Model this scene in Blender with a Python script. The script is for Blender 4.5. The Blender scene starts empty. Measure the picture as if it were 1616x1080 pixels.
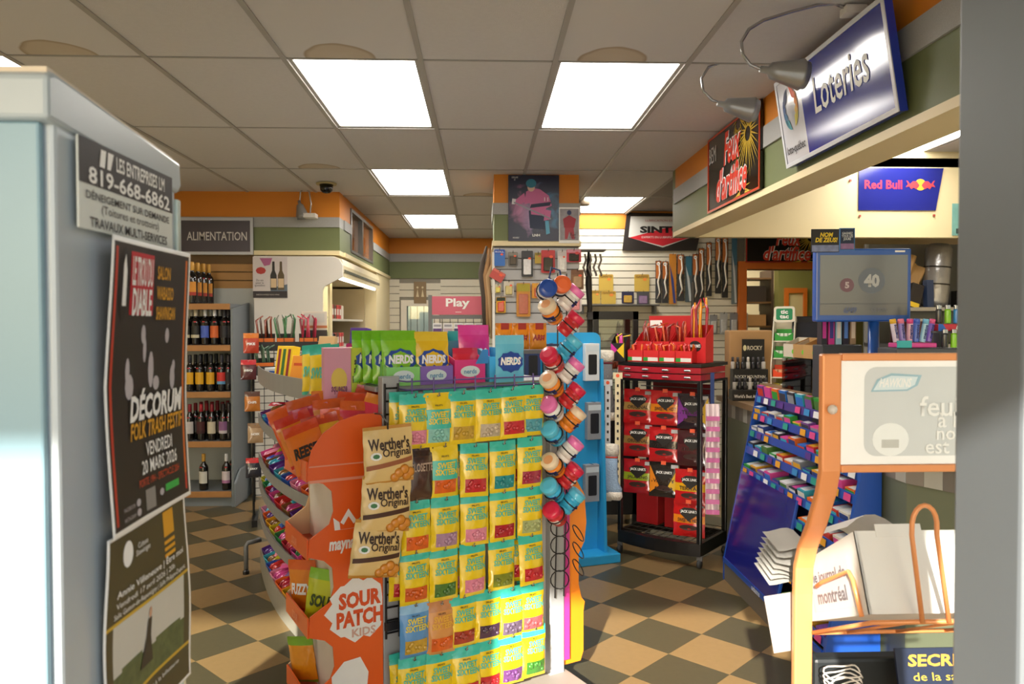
import bpy, bmesh, math, random
from mathutils import Vector, Matrix
random.seed(7)
S = bpy.context.scene
COL = S.collection
R = math.radians
# ------------------------------------------------------------ camera
CAM_H, FPX = 1.524, 1202.4
PITCH, YAW, ROLL = -.0233, .0380, .0016
RC = Matrix.Rotation(-YAW, 3, 'Z') @ Matrix.Rotation(PITCH, 3, 'X') @ Matrix.Rotation(ROLL, 3, 'Y')
cam = bpy.data.cameras.new('camera'); cam.sensor_width = 36; cam.lens = FPX/1616*36; cam.clip_start = .05
cam_o = bpy.data.objects.new('camera', cam); COL.objects.link(cam_o)
_m = Matrix.Identity(4)
for i in range(3):
    _m[i][0] = RC[i][0]; _m[i][1] = RC[i][2]; _m[i][2] = -RC[i][1]
_m[2][3] = CAM_H
cam_o.matrix_world = _m
cam.dof.use_dof = True; cam.dof.focus_distance = 3.6; cam.dof.aperture_fstop = 5.6
S.camera = cam_o
# ------------------------------------------------------------ world, sun, exposure
W = bpy.data.worlds.new('world'); S.world = W; W.use_nodes = True
nt = W.node_tree; bg = nt.nodes['Background']
sky = nt.nodes.new('ShaderNodeTexSky'); sky.sky_type = 'NISHITA'; sky.sun_disc = False
sky.sun_elevation = R(24); sky.sun_rotation = R(180+18); sky.air_density = 1.0; sky.dust_density = 2.0
nt.links.new(sky.outputs[0], bg.inputs[0]); bg.inputs[1].default_value = .19
sun = bpy.data.lights.new('sun', 'SUN'); sun.energy = 11; sun.angle = R(.9); sun.color = (1, .93, .82)
sun_o = bpy.data.objects.new('sun', sun); COL.objects.link(sun_o)
sun_dir = Vector((.305, .952, -.437)).normalized()
sun_o.rotation_euler = (-sun_dir).to_track_quat('Z', 'Y').to_euler(); sun_o.location = (-2, -8, 5)
S.view_settings.view_transform = 'Standard'; S.view_settings.look = 'None'
S.view_settings.exposure = .42; S.view_settings.gamma = 1
PANEL_GLOW = 10.0
# ------------------------------------------------------------ geometry from measured positions
def at(x, y, X=None, Y=None, Z=None):
    d = RC @ Vector(((x-808)/FPX, 1, -(y-540)/FPX))
    t = X/d.x if X is not None else Y/d.y if Y is not None else (Z-CAM_H)/d.z
    return Vector((0, 0, CAM_H)) + d*t
# ------------------------------------------------------------ materials
def lin(h):
    h = h.lstrip('#'); o = []
    for i in (0, 2, 4):
        c = int(h[i:i+2], 16)/255
        o.append(c/12.92 if c <= .04045 else ((c+.055)/1.055)**2.4)
    return tuple(o)
MC = {}
def mat(col, rough=.5, metal=0., bump=.0, bscale=60., var=.06, vscale=8., coat=0., emit=0., alpha=None, trans=0.):
    key = (col, rough, metal, bump, bscale, var, vscale, coat, emit, alpha, trans)
    if key in MC: return MC[key]
    m = bpy.data.materials.new('m_'+col.strip('#')+'_%d' % len(MC)); m.use_nodes = True
    n, l = m.node_tree.nodes, m.node_tree.links
    b = n['Principled BSDF']; c = lin(col)
    b.inputs['Roughness'].default_value = rough; b.inputs['Metallic'].default_value = metal
    b.inputs['Coat Weight'].default_value = coat; b.inputs['Coat Roughness'].default_value = .12
    tc = n.new('ShaderNodeTexCoord')
    if var:
        nz = n.new('ShaderNodeTexNoise'); nz.inputs['Scale'].default_value = vscale; nz.inputs['Detail'].default_value = 3
        l.new(tc.outputs['Object'], nz.inputs['Vector'])
        mx = n.new('ShaderNodeMix'); mx.data_type = 'RGBA'
        mx.inputs[6].default_value = tuple(v*(1-var) for v in c)+(1,); mx.inputs[7].default_value = tuple(min(1, v*(1+var)) for v in c)+(1,)
        l.new(nz.outputs['Fac'], mx.inputs[0]); l.new(mx.outputs[2], b.inputs['Base Color'])
    else: b.inputs['Base Color'].default_value = c+(1,)
    if bump:
        n2 = n.new('ShaderNodeTexNoise'); n2.inputs['Scale'].default_value = bscale; n2.inputs['Detail'].default_value = 2
        l.new(tc.outputs['Object'], n2.inputs['Vector'])
        bp = n.new('ShaderNodeBump'); bp.inputs['Strength'].default_value = bump; bp.inputs['Distance'].default_value = .01
        l.new(n2.outputs['Fac'], bp.inputs['Height']); l.new(bp.outputs[0], b.inputs['Normal'])
    if emit:
        b.inputs['Emission Color'].default_value = c+(1,); b.inputs['Emission Strength'].default_value = emit
    MC[key] = m
    return m
def glassmat(tint='#eef4f2', refl=.08, name='glass', rough=.02):
    k = (name, tint, refl)
    if k in MC: return MC[k]
    m = bpy.data.materials.new(name); m.use_nodes = True; n, l = m.node_tree.nodes, m.node_tree.links
    n.remove(n['Principled BSDF'])
    t = n.new('ShaderNodeBsdfTransparent'); t.inputs[0].default_value = lin(tint)+(1,)
    g = n.new('ShaderNodeBsdfGlossy'); g.inputs['Roughness'].default_value = rough
    fr = n.new('ShaderNodeFresnel'); fr.inputs[0].default_value = 1.45
    ad = n.new('ShaderNodeMath'); ad.inputs[1].default_value = refl; ad.operation = 'ADD'; ad.use_clamp = True
    mx = n.new('ShaderNodeMixShader')
    l.new(fr.outputs[0], ad.inputs[0]); l.new(ad.outputs[0], mx.inputs[0]); l.new(t.outputs[0], mx.inputs[1]); l.new(g.outputs[0], mx.inputs[2])
    l.new(mx.outputs[0], n['Material Output'].inputs[0])
    MC[k] = m; return m
def bag(c, b=.35): return mat(c, .24, 0, b, 28, .05, 12, .8)     # shiny wrinkled film
def card(c): return mat(c, .45, 0, .03, 120, .04, 15)
def paint(c): return mat(c, .4, 0, .02, 200, .03, 5)
def steel(c, r=.35, me=.0): return mat(c, r, me, .01, 150, .04, 6)
def ink(c): return mat(c, .5, 0, 0, 1, .03, 30)
BLACK = steel('#141416'); CHROME = mat('#b8babd', .25, .9, 0, 1, .03); WHITE = ink('#f2f2ef')
# ------------------------------------------------------------ mesh building
class MB:
    def __init__(s): s.v = []; s.f = []; s.m = []
    def add(s, vs, fs, m=0):
        o = len(s.v); s.v += [tuple(v) for v in vs]
        for f in fs: s.f.append([o+i for i in f]); s.m.append(m)
        return s
    def box(s, x0, x1, y0, y1, z0, z1, m=0, M=None):
        vs = [Vector((x, y, z)) for x in (x0, x1) for y in (y0, y1) for z in (z0, z1)]
        if M: vs = [M @ v for v in vs]
        return s.add(vs, [(0,1,3,2),(4,6,7,5),(0,4,5,1),(2,3,7,6),(0,2,6,4),(1,5,7,3)], m)
    def prism(s, poly, a, b, plane='xz', m=0, M=None):
        # poly counted counter-clockwise seen from the front (-y for xz); extruded along the third axis from a to b
        n = len(poly)
        f = {'xz': lambda p, t: (p[0], t, p[1]), 'yz': lambda p, t: (t, p[0], p[1]), 'xy': lambda p, t: (p[0], p[1], t)}[plane]
        vs = [Vector(f(p, a)) for p in poly]+[Vector(f(p, b)) for p in poly]
        if M: vs = [M @ v for v in vs]
        return s.add(vs, [tuple(range(n)), tuple(range(2*n-1, n-1, -1))]+[(i, n+i, n+(i+1) % n, (i+1) % n) for i in range(n)], m)
    def tube(s, pts, r, n=6, m=0, closed=False):
        pts = [Vector(p) for p in pts]; N = len(pts); rings = []
        up = None
        for i, p in enumerate(pts):
            a = pts[(i-1) % N] if (i > 0 or closed) else p; b = pts[(i+1) % N] if (i < N-1 or closed) else p
            d = (b-a).normalized()
            if up is None: up = Vector((0, 0, 1)) if abs(d.z) < .9 else Vector((1, 0, 0))
            sx = d.cross(up).normalized(); up = sx.cross(d).normalized()
            rr = r[i] if isinstance(r, (list, tuple)) else r
            rings.append([p+sx*math.cos(2*math.pi*k/n)*rr+up*math.sin(2*math.pi*k/n)*rr for k in range(n)])
        vs = [v for q in rings for v in q]; fs = []
        for i in range(N if closed else N-1):
            for k in range(n):
                j = (i+1) % N
                fs.append((i*n+k, i*n+(k+1) % n, j*n+(k+1) % n, j*n+k))
        if not closed: fs += [tuple(range(n-1, -1, -1)), tuple((N-1)*n+k for k in range(n))]
        return s.add(vs, fs, m)
    def lathe(s, prof, n=16, c=(0, 0, 0), m=0, M=None, mats=None):
        vs = [Vector((c[0]+r*math.cos(2*math.pi*k/n), c[1]+r*math.sin(2*math.pi*k/n), c[2]+z)) for r, z in prof for k in range(n)]
        if M: vs = [M @ v for v in vs]
        o = len(s.v); s.v += [tuple(v) for v in vs]
        for i in range(len(prof)-1):
            for k in range(n):
                s.f.append([o+i*n+k, o+i*n+(k+1) % n, o+(i+1)*n+(k+1) % n, o+(i+1)*n+k]); s.m.append(mats[i] if mats else m)
        if prof[0][0] > 1e-4: s.f.append([o+k for k in range(n-1, -1, -1)]); s.m.append(mats[0] if mats else m)
        if prof[-1][0] > 1e-4: s.f.append([o+(len(prof)-1)*n+k for k in range(n)]); s.m.append(mats[-1] if mats else m)
        return s
    def grid(s, fn, nu, nv, m=None):
        o = len(s.v)
        for j in range(nv+1):
            for i in range(nu+1): s.v.append(tuple(fn(i/nu, j/nv)))
        for j in range(nv):
            for i in range(nu):
                a = o+j*(nu+1)+i; s.f.append([a, a+1, a+nu+2, a+nu+1]); s.m.append(m((i+.5)/nu, (j+.5)/nv) if m else 0)
        return s
    def mesh(s, name, mats, smooth=False):
        me = bpy.data.meshes.new(name); me.from_pydata(s.v, [], s.f)
        for q in (mats if isinstance(mats, (list, tuple)) else [mats]): me.materials.append(q)
        me.polygons.foreach_set('material_index', s.m)
        if smooth: me.polygons.foreach_set('use_smooth', [True]*len(s.f))
        me.update(); return me
    def build(s, name, mats, parent=None, loc=(0, 0, 0), rot=(0, 0, 0), smooth=False, bevel=0, seg=2):
        return link(name, s.mesh(name, mats, smooth), parent, loc, rot, bevel, seg)
def link(name, me, parent=None, loc=(0, 0, 0), rot=(0, 0, 0), bevel=0, seg=2, scale=None):
    o = bpy.data.objects.new(name, me); COL.objects.link(o); o.parent = parent
    o.location = loc; o.rotation_euler = rot
    if scale: o.scale = scale
    if bevel:
        b = o.modifiers.new('bevel', 'BEVEL'); b.width = bevel; b.segments = seg; b.limit_method = 'ANGLE'; b.angle_limit = R(40)
    return o
def tag(o, label, cat, group=None):
    o['label'] = label; o['category'] = cat
    if group: o['group'] = group
    return o
def thing(name, label, cat, loc=(0, 0, 0), rz=0, group=None, rx=0, ry=0):
    o = bpy.data.objects.new(name, None); COL.objects.link(o); o.empty_display_size = .05
    o.location = loc; o.rotation_euler = (rx, ry, rz)
    return tag(o, label, cat, group)
def struct(o): o['kind'] = 'structure'; return o
def dup(o, loc=None, rot=None, label=None, group=None, parent=None, scale=None):
    c = o.copy(); COL.objects.link(c); c.parent = parent
    if loc is not None: c.location = loc
    if rot is not None: c.rotation_euler = rot
    if scale is not None: c.scale = scale
    if label: c['label'] = label
    if group: c['group'] = group
    for ch in o.children: dup(ch, parent=c)
    return c
# lettering: flat print, x right, z up, facing -y
TC = {}
def textmesh(s, shear=0., bold=0.):
    k = (s, shear, bold)
    if k not in TC:
        cu = bpy.data.curves.new('t', 'FONT'); cu.body = s; cu.size = 1; cu.shear = shear; cu.offset = bold
        cu.align_x = 'CENTER'; cu.resolution_u = 2; cu.space_line = .85
        o = bpy.data.objects.new('t', cu); COL.objects.link(o)
        me = bpy.data.meshes.new_from_object(o.evaluated_get(bpy.context.evaluated_depsgraph_get()))
        bpy.data.objects.remove(o); bpy.data.curves.remove(cu)
        xs = [v.co.x for v in me.vertices] or [0, 1]; ys = [v.co.y for v in me.vertices] or [0, 1]
        w = max(xs)-min(xs) or 1; h = max(ys)-min(ys) or 1; cx = (max(xs)+min(xs))/2; cy = (max(ys)+min(ys))/2
        for v in me.vertices: v.co = ((v.co.x-cx)/w, 0, (v.co.y-cy)/h)
        TC[k] = (me, w, h)
    return TC[k]
TM = {}
def text(s, w, h, m, parent, loc, rot=(0, 0, 0), shear=0., bold=.0, name='lettering', curve=None):
    me, mw, mh = textmesh(s, shear, bold)
    if h is None: h = w*mh/mw
    if w is None: w = h*mw/mh
    k = (s, shear, bold, m.name, curve and curve.__name__, round(w, 4), round(h, 4), tuple(round(q, 4) for q in loc) if curve else 0)
    if k not in TM:
        q = me.copy(); q.name = name; q.materials.clear(); q.materials.append(m)
        for v in q.vertices:
            v.co = (v.co.x*w, 0, v.co.z*h)
            if curve: v.co.y = curve(v.co.x+loc[0], v.co.z+loc[2])-loc[1]
        TM[k] = q
    return link(name, TM[k], parent, loc, rot)
def decal(parent, poly, m, y=-.001, name='print', loc=(0, 0, 0)):
    b = MB(); b.add([(x, y, z) for x, z in poly], [tuple(range(len(poly)))])
    return b.build(name, m, parent, loc)
def rect(x0, x1, z0, z1): return [(x0, z0), (x1, z0), (x1, z1), (x0, z1)]
def ell(cx, cz, rx, rz, n=20, a0=0, a1=2*math.pi): return [(cx+rx*math.cos(a0+(a1-a0)*i/n), cz+rz*math.sin(a0+(a1-a0)*i/n)) for i in range(n+(0 if abs(a1-a0-2*math.pi) < 1e-6 else 1))]
ORD = ['first', 'second', 'third', 'fourth', 'fifth', 'sixth', 'seventh', 'eighth', 'ninth', 'tenth', 'eleventh', 'twelfth', 'thirteenth', 'fourteenth', 'fifteenth', 'sixteenth']
def plaque(name, label, cat, w, h, loc, rz, cm, t=.012, rx=0, group=None, frame=None, fw=.02, shape=None):
    """a sign: board of real thickness, back face at local y=0, centre at loc"""
    th = thing(name, label, cat, loc, rz, group, rx)
    b = MB()
    if shape: b.prism(shape, -t, 0)
    else: b.box(-w/2, w/2, -t, 0, -h/2, h/2)
    b.build('board', cm, th)
    if frame:
        f = MB(); e = .004
        f.box(-w/2, w/2, -t-e, -t, h/2-fw, h/2); f.box(-w/2, w/2, -t-e, -t, -h/2, -h/2+fw)
        f.box(-w/2, -w/2+fw, -t-e, -t, -h/2+fw, h/2-fw); f.box(w/2-fw, w/2, -t-e, -t, -h/2+fw, h/2-fw)
        f.build('frame', frame, th)
    return th
# ============================================================ STRUCTURE
CZ = 2.719
ORANGE = mat('#d8841f', .55, 0, .03, 90, .05, 3); GREEN = mat('#70794f', .55, 0, .03, 90, .05, 3)
STRIP = mat('#a3a3a0', .6, 0, .1, 300, .18, 220); CREAM = mat('#ecdcb0', .5, 0, .02, 90, .04, 3); CREAM2 = mat('#e3d3a8', .45, 0, .02, 60, .05, 4)
SLAT = mat('#dcd6c4', .45, 0, .02, 80, .03, 4); SLATB = mat('#b98a4e', .5, 0, .03, 60, .1, 6); SLATG = mat('#b4b4b6', .45, 0, .02, 80, .03, 4)
BACK = mat('#8c877a', .6); BACKB = mat('#6a4f2c', .6); BACKG = mat('#77777a', .6)
OLIVE = mat('#7d7a3e', .6, 0, .03, 80, .05, 3)
# ---- floor: vinyl tiles laid on the diagonal
TAN = mat('#896f49', .33, 0, .02, 60, .10, 30); DRK = mat('#4d4733', .33, 0, .02, 60, .12, 30)
sub = MB(); sub.box(-3.4, 4.7, .85, 10.9, -.08, -.004); floor = struct(sub.build('floor', mat('#3d372a', .8)))
TS = .305; ph = .7904; A = Vector((math.cos(ph), -math.sin(ph))); B = Vector((math.sin(ph), math.cos(ph))); O6 = Vector((.857, 4.318))
tm = []
for mm in (TAN, DRK):
    b = MB(); g = .0006
    pl = [A*g+B*g, A*(TS-g)+B*g, A*(TS-g)+B*(TS-g), A*g+B*(TS-g)]
    b.prism([(p.x, p.y) for p in pl], -.004, 0, 'xy'); tm.append(b.mesh('floor_tile', mm))
cand = []; rest = MB()
for i in range(-40, 40):
    for j in range(-40, 40):
        c = O6+A*TS*(i+.5)+B*TS*(j+.5)
        if -3.15 < c.x < 4.5 and 1.1 < c.y < 10.4: cand.append((i, j, c))
def fvis(c):
    q = RC.transposed() @ Vector((c.x, c.y, -CAM_H)); x = 808+FPX*q.x/q.y; y = 540-FPX*q.z/q.y
    return (y < 1110 and (275 < x < 500 or 880 < x < 1260)) and c.y < 7.2, c.y
vis = sorted([t for t in cand if fvis(t[2])[0]], key=lambda t: t[2].y)[:290]
vs_ = set((t[0], t[1]) for t in vis)
for i, j, c in cand:
    p = O6+A*TS*i+B*TS*j; k = (i+j) % 2
    if (i, j) in vs_: link('floor_tile', tm[k], floor, (p.x, p.y, 0))
    else:
        g = .0006; pl = [p+A*g+B*g, p+A*(TS-g)+B*g, p+A*(TS-g)+B*(TS-g), p+A*g+B*(TS-g)]
        rest.prism([(q.x, q.y) for q in pl], -.004, 0, 'xy', k)
ro = rest.build('floor_tiling', [TAN, DRK], floor); ro['kind'] = 'stuff'
# ---- ceiling: lay-in tiles, T-bars, light troffers
TILE = mat('#d2cfcb', .85, 0, .25, 260, .05, 40); TBAR = mat('#a8a49c', .5)
def stained():
    m = bpy.data.materials.new('ceiling_tile_stained'); m.use_nodes = True; n, l = m.node_tree.nodes, m.node_tree.links; b = n['Principled BSDF']
    b.inputs['Roughness'].default_value = .85
    tc = n.new('ShaderNodeTexCoord'); nz = n.new('ShaderNodeTexNoise'); nz.inputs['Scale'].default_value = 3
    l.new(tc.outputs['Object'], nz.inputs['Vector'])
    mp = n.new('ShaderNodeMapping'); mp.inputs['Location'].default_value = (-.26, -1.2, 0); l.new(tc.outputs['Object'], mp.inputs['Vector'])
    ln = n.new('ShaderNodeVectorMath'); ln.operation = 'LENGTH'; l.new(mp.outputs[0], ln.inputs[0])
    ad = n.new('ShaderNodeMath'); ad.operation = 'MULTIPLY_ADD'; ad.inputs[1].default_value = .12; l.new(nz.outputs['Fac'], ad.inputs[0]); l.new(ln.outputs['Value'], ad.inputs[2])
    r = n.new('ShaderNodeValToRGB'); l.new(ad.outputs[0], r.inputs[0]); e = r.color_ramp.elements
    base = lin('#d2cfcb')+(1,); e[0].position = 0; e[0].color = lin('#cabfac')+(1,); e[1].position = 1; e[1].color = base
    for p_, c_ in ((.19, '#c4b6a0'), (.215, '#a8967e'), (.225, '#d2cfcb')):
        q = e.new(p_); q.color = lin(c_)+(1,)
    l.new(r.outputs[0], b.inputs['Base Color']); return m
STAIN = stained()
cs = MB(); cs.box(-3.4, 1.66, .85, 10.9, CZ+.03, CZ+.1); cs.box(1.66, 4.7, .85, 5.87, 2.90, 2.97); cs.box(1.66, 4.7, 5.87, 10.9, CZ+.03, CZ+.1)
cs.box(1.64, 1.66, .85, 5.87, CZ, 2.95)
ceil = struct(cs.build('ceiling', mat('#8f8a83', .9)))
gx0, gy0 = -.889, 3.4805
tb = MB(); tb.box(.008, .602, .008, 1.212, 0, .02); tmesh = [tb.mesh('ceiling_tile', TILE), tb.mesh('ceiling_tile', STAIN)]
LIGHTS = [(0, 0), (2, 0), (0, 2), (0, 4), (3, 3), (-3, 0), (-3, 3)]
for i in range(-4, 4):
    for j in range(-2, 6):
        if (i, j) in LIGHTS: continue
        if i >= 3 and j >= 4: continue
        x, y = gx0+.61*i, gy0+1.22*j
        sc = None
        o = link('ceiling_tile', tmesh[1 if (i, j) in ((0, -1), (2, -1), (-2, -1), (1, 2), (-1, 1)) else 0], ceil, (x, y, CZ))
        if x+.61 > 1.62: o.scale.x = (1.62-x)/.61
for i in range(-4, 5):
    b = MB(); x = gx0+.61*i; b.box(x-.012, x+.012, .95, 10.6, CZ-.006, CZ+.004); b.build('ceiling_bar', TBAR, ceil)
for j in range(-2, 7):
    b = MB(); y = min(10.59, gy0+1.22*j); b.box(-3.3, 1.5 if j < 2 else 4.6, y-.006, y+.006, CZ-.004, CZ+.004); b.build('ceiling_bar', TBAR, ceil)
# raised ceiling over the till
for i in range(5):
    for j in range(-2, 2):
        x, y = 1.67+.6*i, gy0+1.22*j
        if (i, j) == (2, 1): continue
        link('ceiling_tile', tmesh[0], ceil, (x, y, 2.87), scale=(.98, 1, 1))
DIFF = mat('#fff9f0', .5, 0, 0, 1, .10, 1.6, 0, PANEL_GLOW)
lname = {(0, 0): 'near-left glowing ceiling light panel between display column and left wall', (2, 0): 'near-right glowing ceiling light panel beside the lottery signs',
 (0, 2): 'middle glowing ceiling light panel of the left row', (0, 4): 'farthest glowing ceiling light panel near the orange back wall', (3, 3): 'glowing ceiling light panel behind the hockey poster column',
 (-3, 0): 'ceiling light panel at the far left above the white cabinet', (-3, 3): 'ceiling light panel above the wine shelves'}
def troffer(x, y, z, label, w=.61, d=1.22):
    t = thing('ceiling_light', label, 'ceiling light', (x, y, z), 0, 'ceiling light panels')
    f = MB(); f.box(.012, w-.012, .012, .03, .004, .05); f.box(.012, w-.012, d-.03, d-.012, .004, .05); f.box(.012, .03, .03, d-.03, .004, .05); f.box(w-.03, w-.012, .03, d-.03, .004, .05)
    f.build('frame', TBAR, t)
    q = MB(); q.box(.03, w-.03, .03, d-.03, .012, .02); q.build('diffuser', DIFF, t)
for k in LIGHTS:
    troffer(gx0+.61*k[0], gy0+1.22*k[1], CZ, lname[k], .61, 1.1 if k == (3, 3) else 1.22)
troffer(3.1, 8.9, CZ-.03, 'ceiling light panel in the office beyond the doorway')  # hidden panel, added only to brighten the dark office
troffer(1.67+1.2, gy0+1.22, 2.868, 'ceiling light panel above the till behind the lottery bulkhead')
# ---- walls
def bands(b, fn, zs):
    for (z0, z1, m, d) in zs: fn(z0, z1, m, d)
WM = [ORANGE, STRIP, GREEN, CREAM, BACK, BACKB, BACKG, OLIVE]
BAND = [(2.49, 2.75, 0, 0), (2.40, 2.49, 1, .012), (2.19, 2.40, 2, 0), (2.15, 2.19, 3, .015)]
def slats(parent, x0, x1, z0, z1, y, m, pitch=.0762, name='slat'):
    n = int((z1-z0)/pitch); b = MB(); b.box(0, x1-x0, -.014, -.001, .005, pitch-.005); me = b.mesh(name, m)
    for i in range(n): link(name, me, parent, (x0, y, z0+i*pitch))
def wall(name, parts):
    b = MB()
    for p in parts: b.box(*p[:6], p[6])
    return struct(b.build(name, WM))
# left front-facing wall above wine and cooler
P = [(-3.4, -1.29, 6.95-d, 7.15, z0, z1, m) for z0, z1, m, d in BAND]+[(-3.4, -1.97, 6.97, 7.15, -.004, 2.15, 5), (-1.97, -1.4, 7.05, 7.15, 0, 2.15, 3)]
wl = wall('wall_left_front', P); slats(wl, -3.39, -1.975, .017, 2.15, 6.97, SLATB)
# side of the dropped boxing running to the back
WIN = [(7.55, 8.2), (8.25, 8.95)]
P = []
for z0, z1, m, d in BAND:
    if z0 >= 2.19:
        P += [(-1.45, -1.29+d, 7.15, 7.5, z0, z1, m), (-1.45, -1.29+d, 9.0, 10.6, z0, z1, m)]
    else: P += [(-1.45, -1.29+d, 7.15, 10.6, z0, z1, m)]
P += [(-1.45, -1.29, 7.5, 9.0, 2.66, 2.75, 0), (-1.45, -1.29, 7.5, 9.0, 2.19, 2.23, 2), (-1.45, -1.29, 9.3, 10.6, 0, 2.15, 3), (-2.6, -1.46, 7.15, 10.6, 2.6, 2.75, 0)]
ws = wall('wall_left_side', P)
for k, (ya, yb) in enumerate(WIN):
    w = MB(); e = .03
    w.box(-1.36, -1.28, ya-.03, ya+e-.03, 2.23, 2.66); w.box(-1.36, -1.28, yb-e+.03, yb+.03, 2.23, 2.66); w.box(-1.36, -1.28, ya, yb, 2.63, 2.66); w.box(-1.36, -1.28, ya, yb, 2.23, 2.255)
    wo = struct(w.build('window_%d' % (k+1), steel('#8b8b88', .35, .6)))
    p = MB(); p.box(-1.335, -1.325, ya, yb, 2.255, 2.63); p.build('pane', mat('#7a4a1c' if k == 0 else '#a8631f', .12, 0, 0, 1, .2, 5, .4), wo)
# back wall with window opening
bx = (at(642, 515, Y=10.6).x, at(684, 515, Y=10.6).x); bz1 = at(660, 483, Y=10.6).z
P = [(-1.5, .6, 10.6-d, 10.8, z0, z1, m) for z0, z1, m, d in [(2.50, 2.75, 0, 0), (2.39, 2.50, 1, .015), (2.16, 2.39, 2, 0)]]
P += [(-1.5, bx[0], 10.62, 10.8, 0, 2.16, 4), (bx[1], .6, 10.62, 10.8, 0, 2.16, 4), (bx[0], bx[1], 10.62, 10.8, bz1, 2.16, 4), (bx[0], bx[1], 10.62, 10.8, 0, .9, 4)]
wb = wall('wall_back', P)
slats(wb, -1.4, bx[0]-.1, .05, 2.15, 10.62, SLAT, .1); slats(wb, bx[1]+.1, .5, .05, 2.15, 10.62, SLAT, .1); slats(wb, bx[0]-.1, bx[1]+.1, 1.9, 2.15, 10.62, SLAT, .1)
fr = MB(); fr.box(bx[0]-.08, bx[0], 10.58, 10.66, .9, bz1+.08); fr.box(bx[1], bx[1]+.08, 10.58, 10.66, .9, bz1+.08); fr.box(bx[0], bx[1], 10.58, 10.66, bz1, bz1+.08); fr.box(bx[0], bx[1], 10.58, 10.66, .9, .95)
w3 = struct(fr.build('window_3', paint('#e6dfd0')))
for i in range(4):
    b = MB(); x = bx[0]+(bx[1]-bx[0])*(i+.5)/4; b.box(x-.006, x+.006, 10.69, 10.7, .95, bz1); b.build('window_bar', steel('#9a9a98'), w3)
g = MB(); g.box(bx[0], bx[1], 10.64, 10.646, .95, bz1); g.build('pane', glassmat(), w3)
# column
P = [(.09-d, .77+d, 6.1-d, 6.75, z0, z1, m) for z0, z1, m, d in BAND]+[(.09, .77, 6.13, 6.75, 0, 2.15, 6)]
wc = wall('wall_column', P); slats(wc, .085, .775, .028, 2.14, 6.13, SLATG, .088)
b = MB(); b.box(.075, .095, 6.09, 6.13, .2, 2.1); b.build('corner_trim', paint('#ece8e2'), wc)
# right back wall with a doorway
dx0, dx1, dz = 2.87, 3.72, 2.12
P = [(.5, 4.7, 8.25, 8.4, 2.56, 2.75, 0), (.5, dx0, 8.27, 8.4, 0, 2.56, 4), (dx0, 4.7, 8.27, 8.4, dz, 2.56, 3), (dx1, 4.7, 8.27, 8.4, 0, dz, 7), (.5, .6, 8.4, 10.8, 0, 2.75, 4)]
wr = wall('wall_right_back', P); slats(wr, .605, dx0-.088, .045, 2.56, 8.27, SLAT)
df = MB(); t = .085; df.box(dx0-t, dx0, 8.2, 8.42, 0, dz+t); df.box(dx1, dx1+t, 8.2, 8.42, 0, dz+t); df.box(dx0, dx1, 8.2, 8.42, dz, dz+t)
struct(df.build('door_1', mat('#c8691c', .4, 0, .03, 40, .12, 10)))
# office behind the doorway
P = [(2.2, 4.7, 10.6, 10.7, 0, 2.75, 3), (4.1, 4.7, 10.45, 10.6, 0, 2.75, 7), (2.2, 2.3, 8.4, 10.6, 0, 2.75, 3), (4.6, 4.7, 8.4, 10.6, 0, 2.75, 7)]
wall('wall_office', P)
df = MB(); df.box(4.18, 4.23, 10.4, 10.45, 0, 1.95); df.box(4.44, 4.49, 10.4, 10.45, 0, 1.95); df.box(4.18, 4.49, 10.4, 10.45, 1.95, 2.02); df.box(4.23, 4.44, 10.43, 10.45, 0, 1.95, 1)
struct(df.build('door_2', [mat('#c8691c', .4), mat('#cdbb86', .5, 0, .05, 30, .08)]))
# outer side walls
wall('wall_left', [(-3.5, -3.4, .85, 7.15, 0, 2.95, 3)]); wall('wall_right', [(4.7, 4.8, .85, 10.8, 0, 3.0, 3)])
wall('wall_rear_left', [(-2.7, -2.6, 7.15, 10.8, 0, 2.75, 3)])
# lottery bulkhead
BX = 1.49
P = [(BX, BX+.17, .85, 5.87, 2.564, 2.95, 0), (BX-.012, BX+.17, .85, 5.882, 2.452, 2.564, 1), (BX, BX+.17, .85, 5.87, 2.235, 2.452, 2), (BX-.012, BX+.18, .85, 5.882, 2.2, 2.235, 3),
     (BX+.17, 4.7, 5.87, 5.95, 2.2, 2.95, 3), (BX, BX+.17, 5.87, 5.95, 2.2, 2.95, 2)]
struct(wall('trim_1', P))
# ---- shop front: mullions, glass, header
FR = steel('#6f757a', .45, .25)
P = MB()
for xa, xb in ((.627, .76), (2.6, 2.68), (4.6, 4.7), (-1.05, -.95), (-3.4, -3.3)): P.box(xa, xb, .86, .99, 0, 2.3)
P.box(-3.4, 4.7, .86, .99, 2.3, 2.42)
P.box(-3.4, -1.05, .86, .99, 0, .12); P.box(.76, 4.7, .86, .99, 0, .12)
struct(P.build('window_4', FR, bevel=.006))
GL = glassmat('#f4f8f8', .02)
for k, (xa, xb) in enumerate(((.76, 2.6), (2.68, 4.6), (-3.3, -1.05))):
    g = MB(); g.box(xa, xb, .92, .926, .12, 2.3); struct(g.build('window_%d' % (5+k), GL))
wall('wall_front', [(-3.5, 4.8, .86, .99, 2.42, 3.0, 3)])
# sidewalk and unseen canopy outside; canopy inferred from its shadow, extent shaped for sun
b = MB(); b.box(-12, 12, -14, .86, -.1, -.005); struct(b.build('trim_2', mat('#8f8c86', .85, 0, .1, 40, .1)))
b = MB(); b.box(-8, .6, -2.0, .86, 2.74, 2.88); struct(b.build('trim_3', mat('#c9c4ba', .7)))
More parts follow.
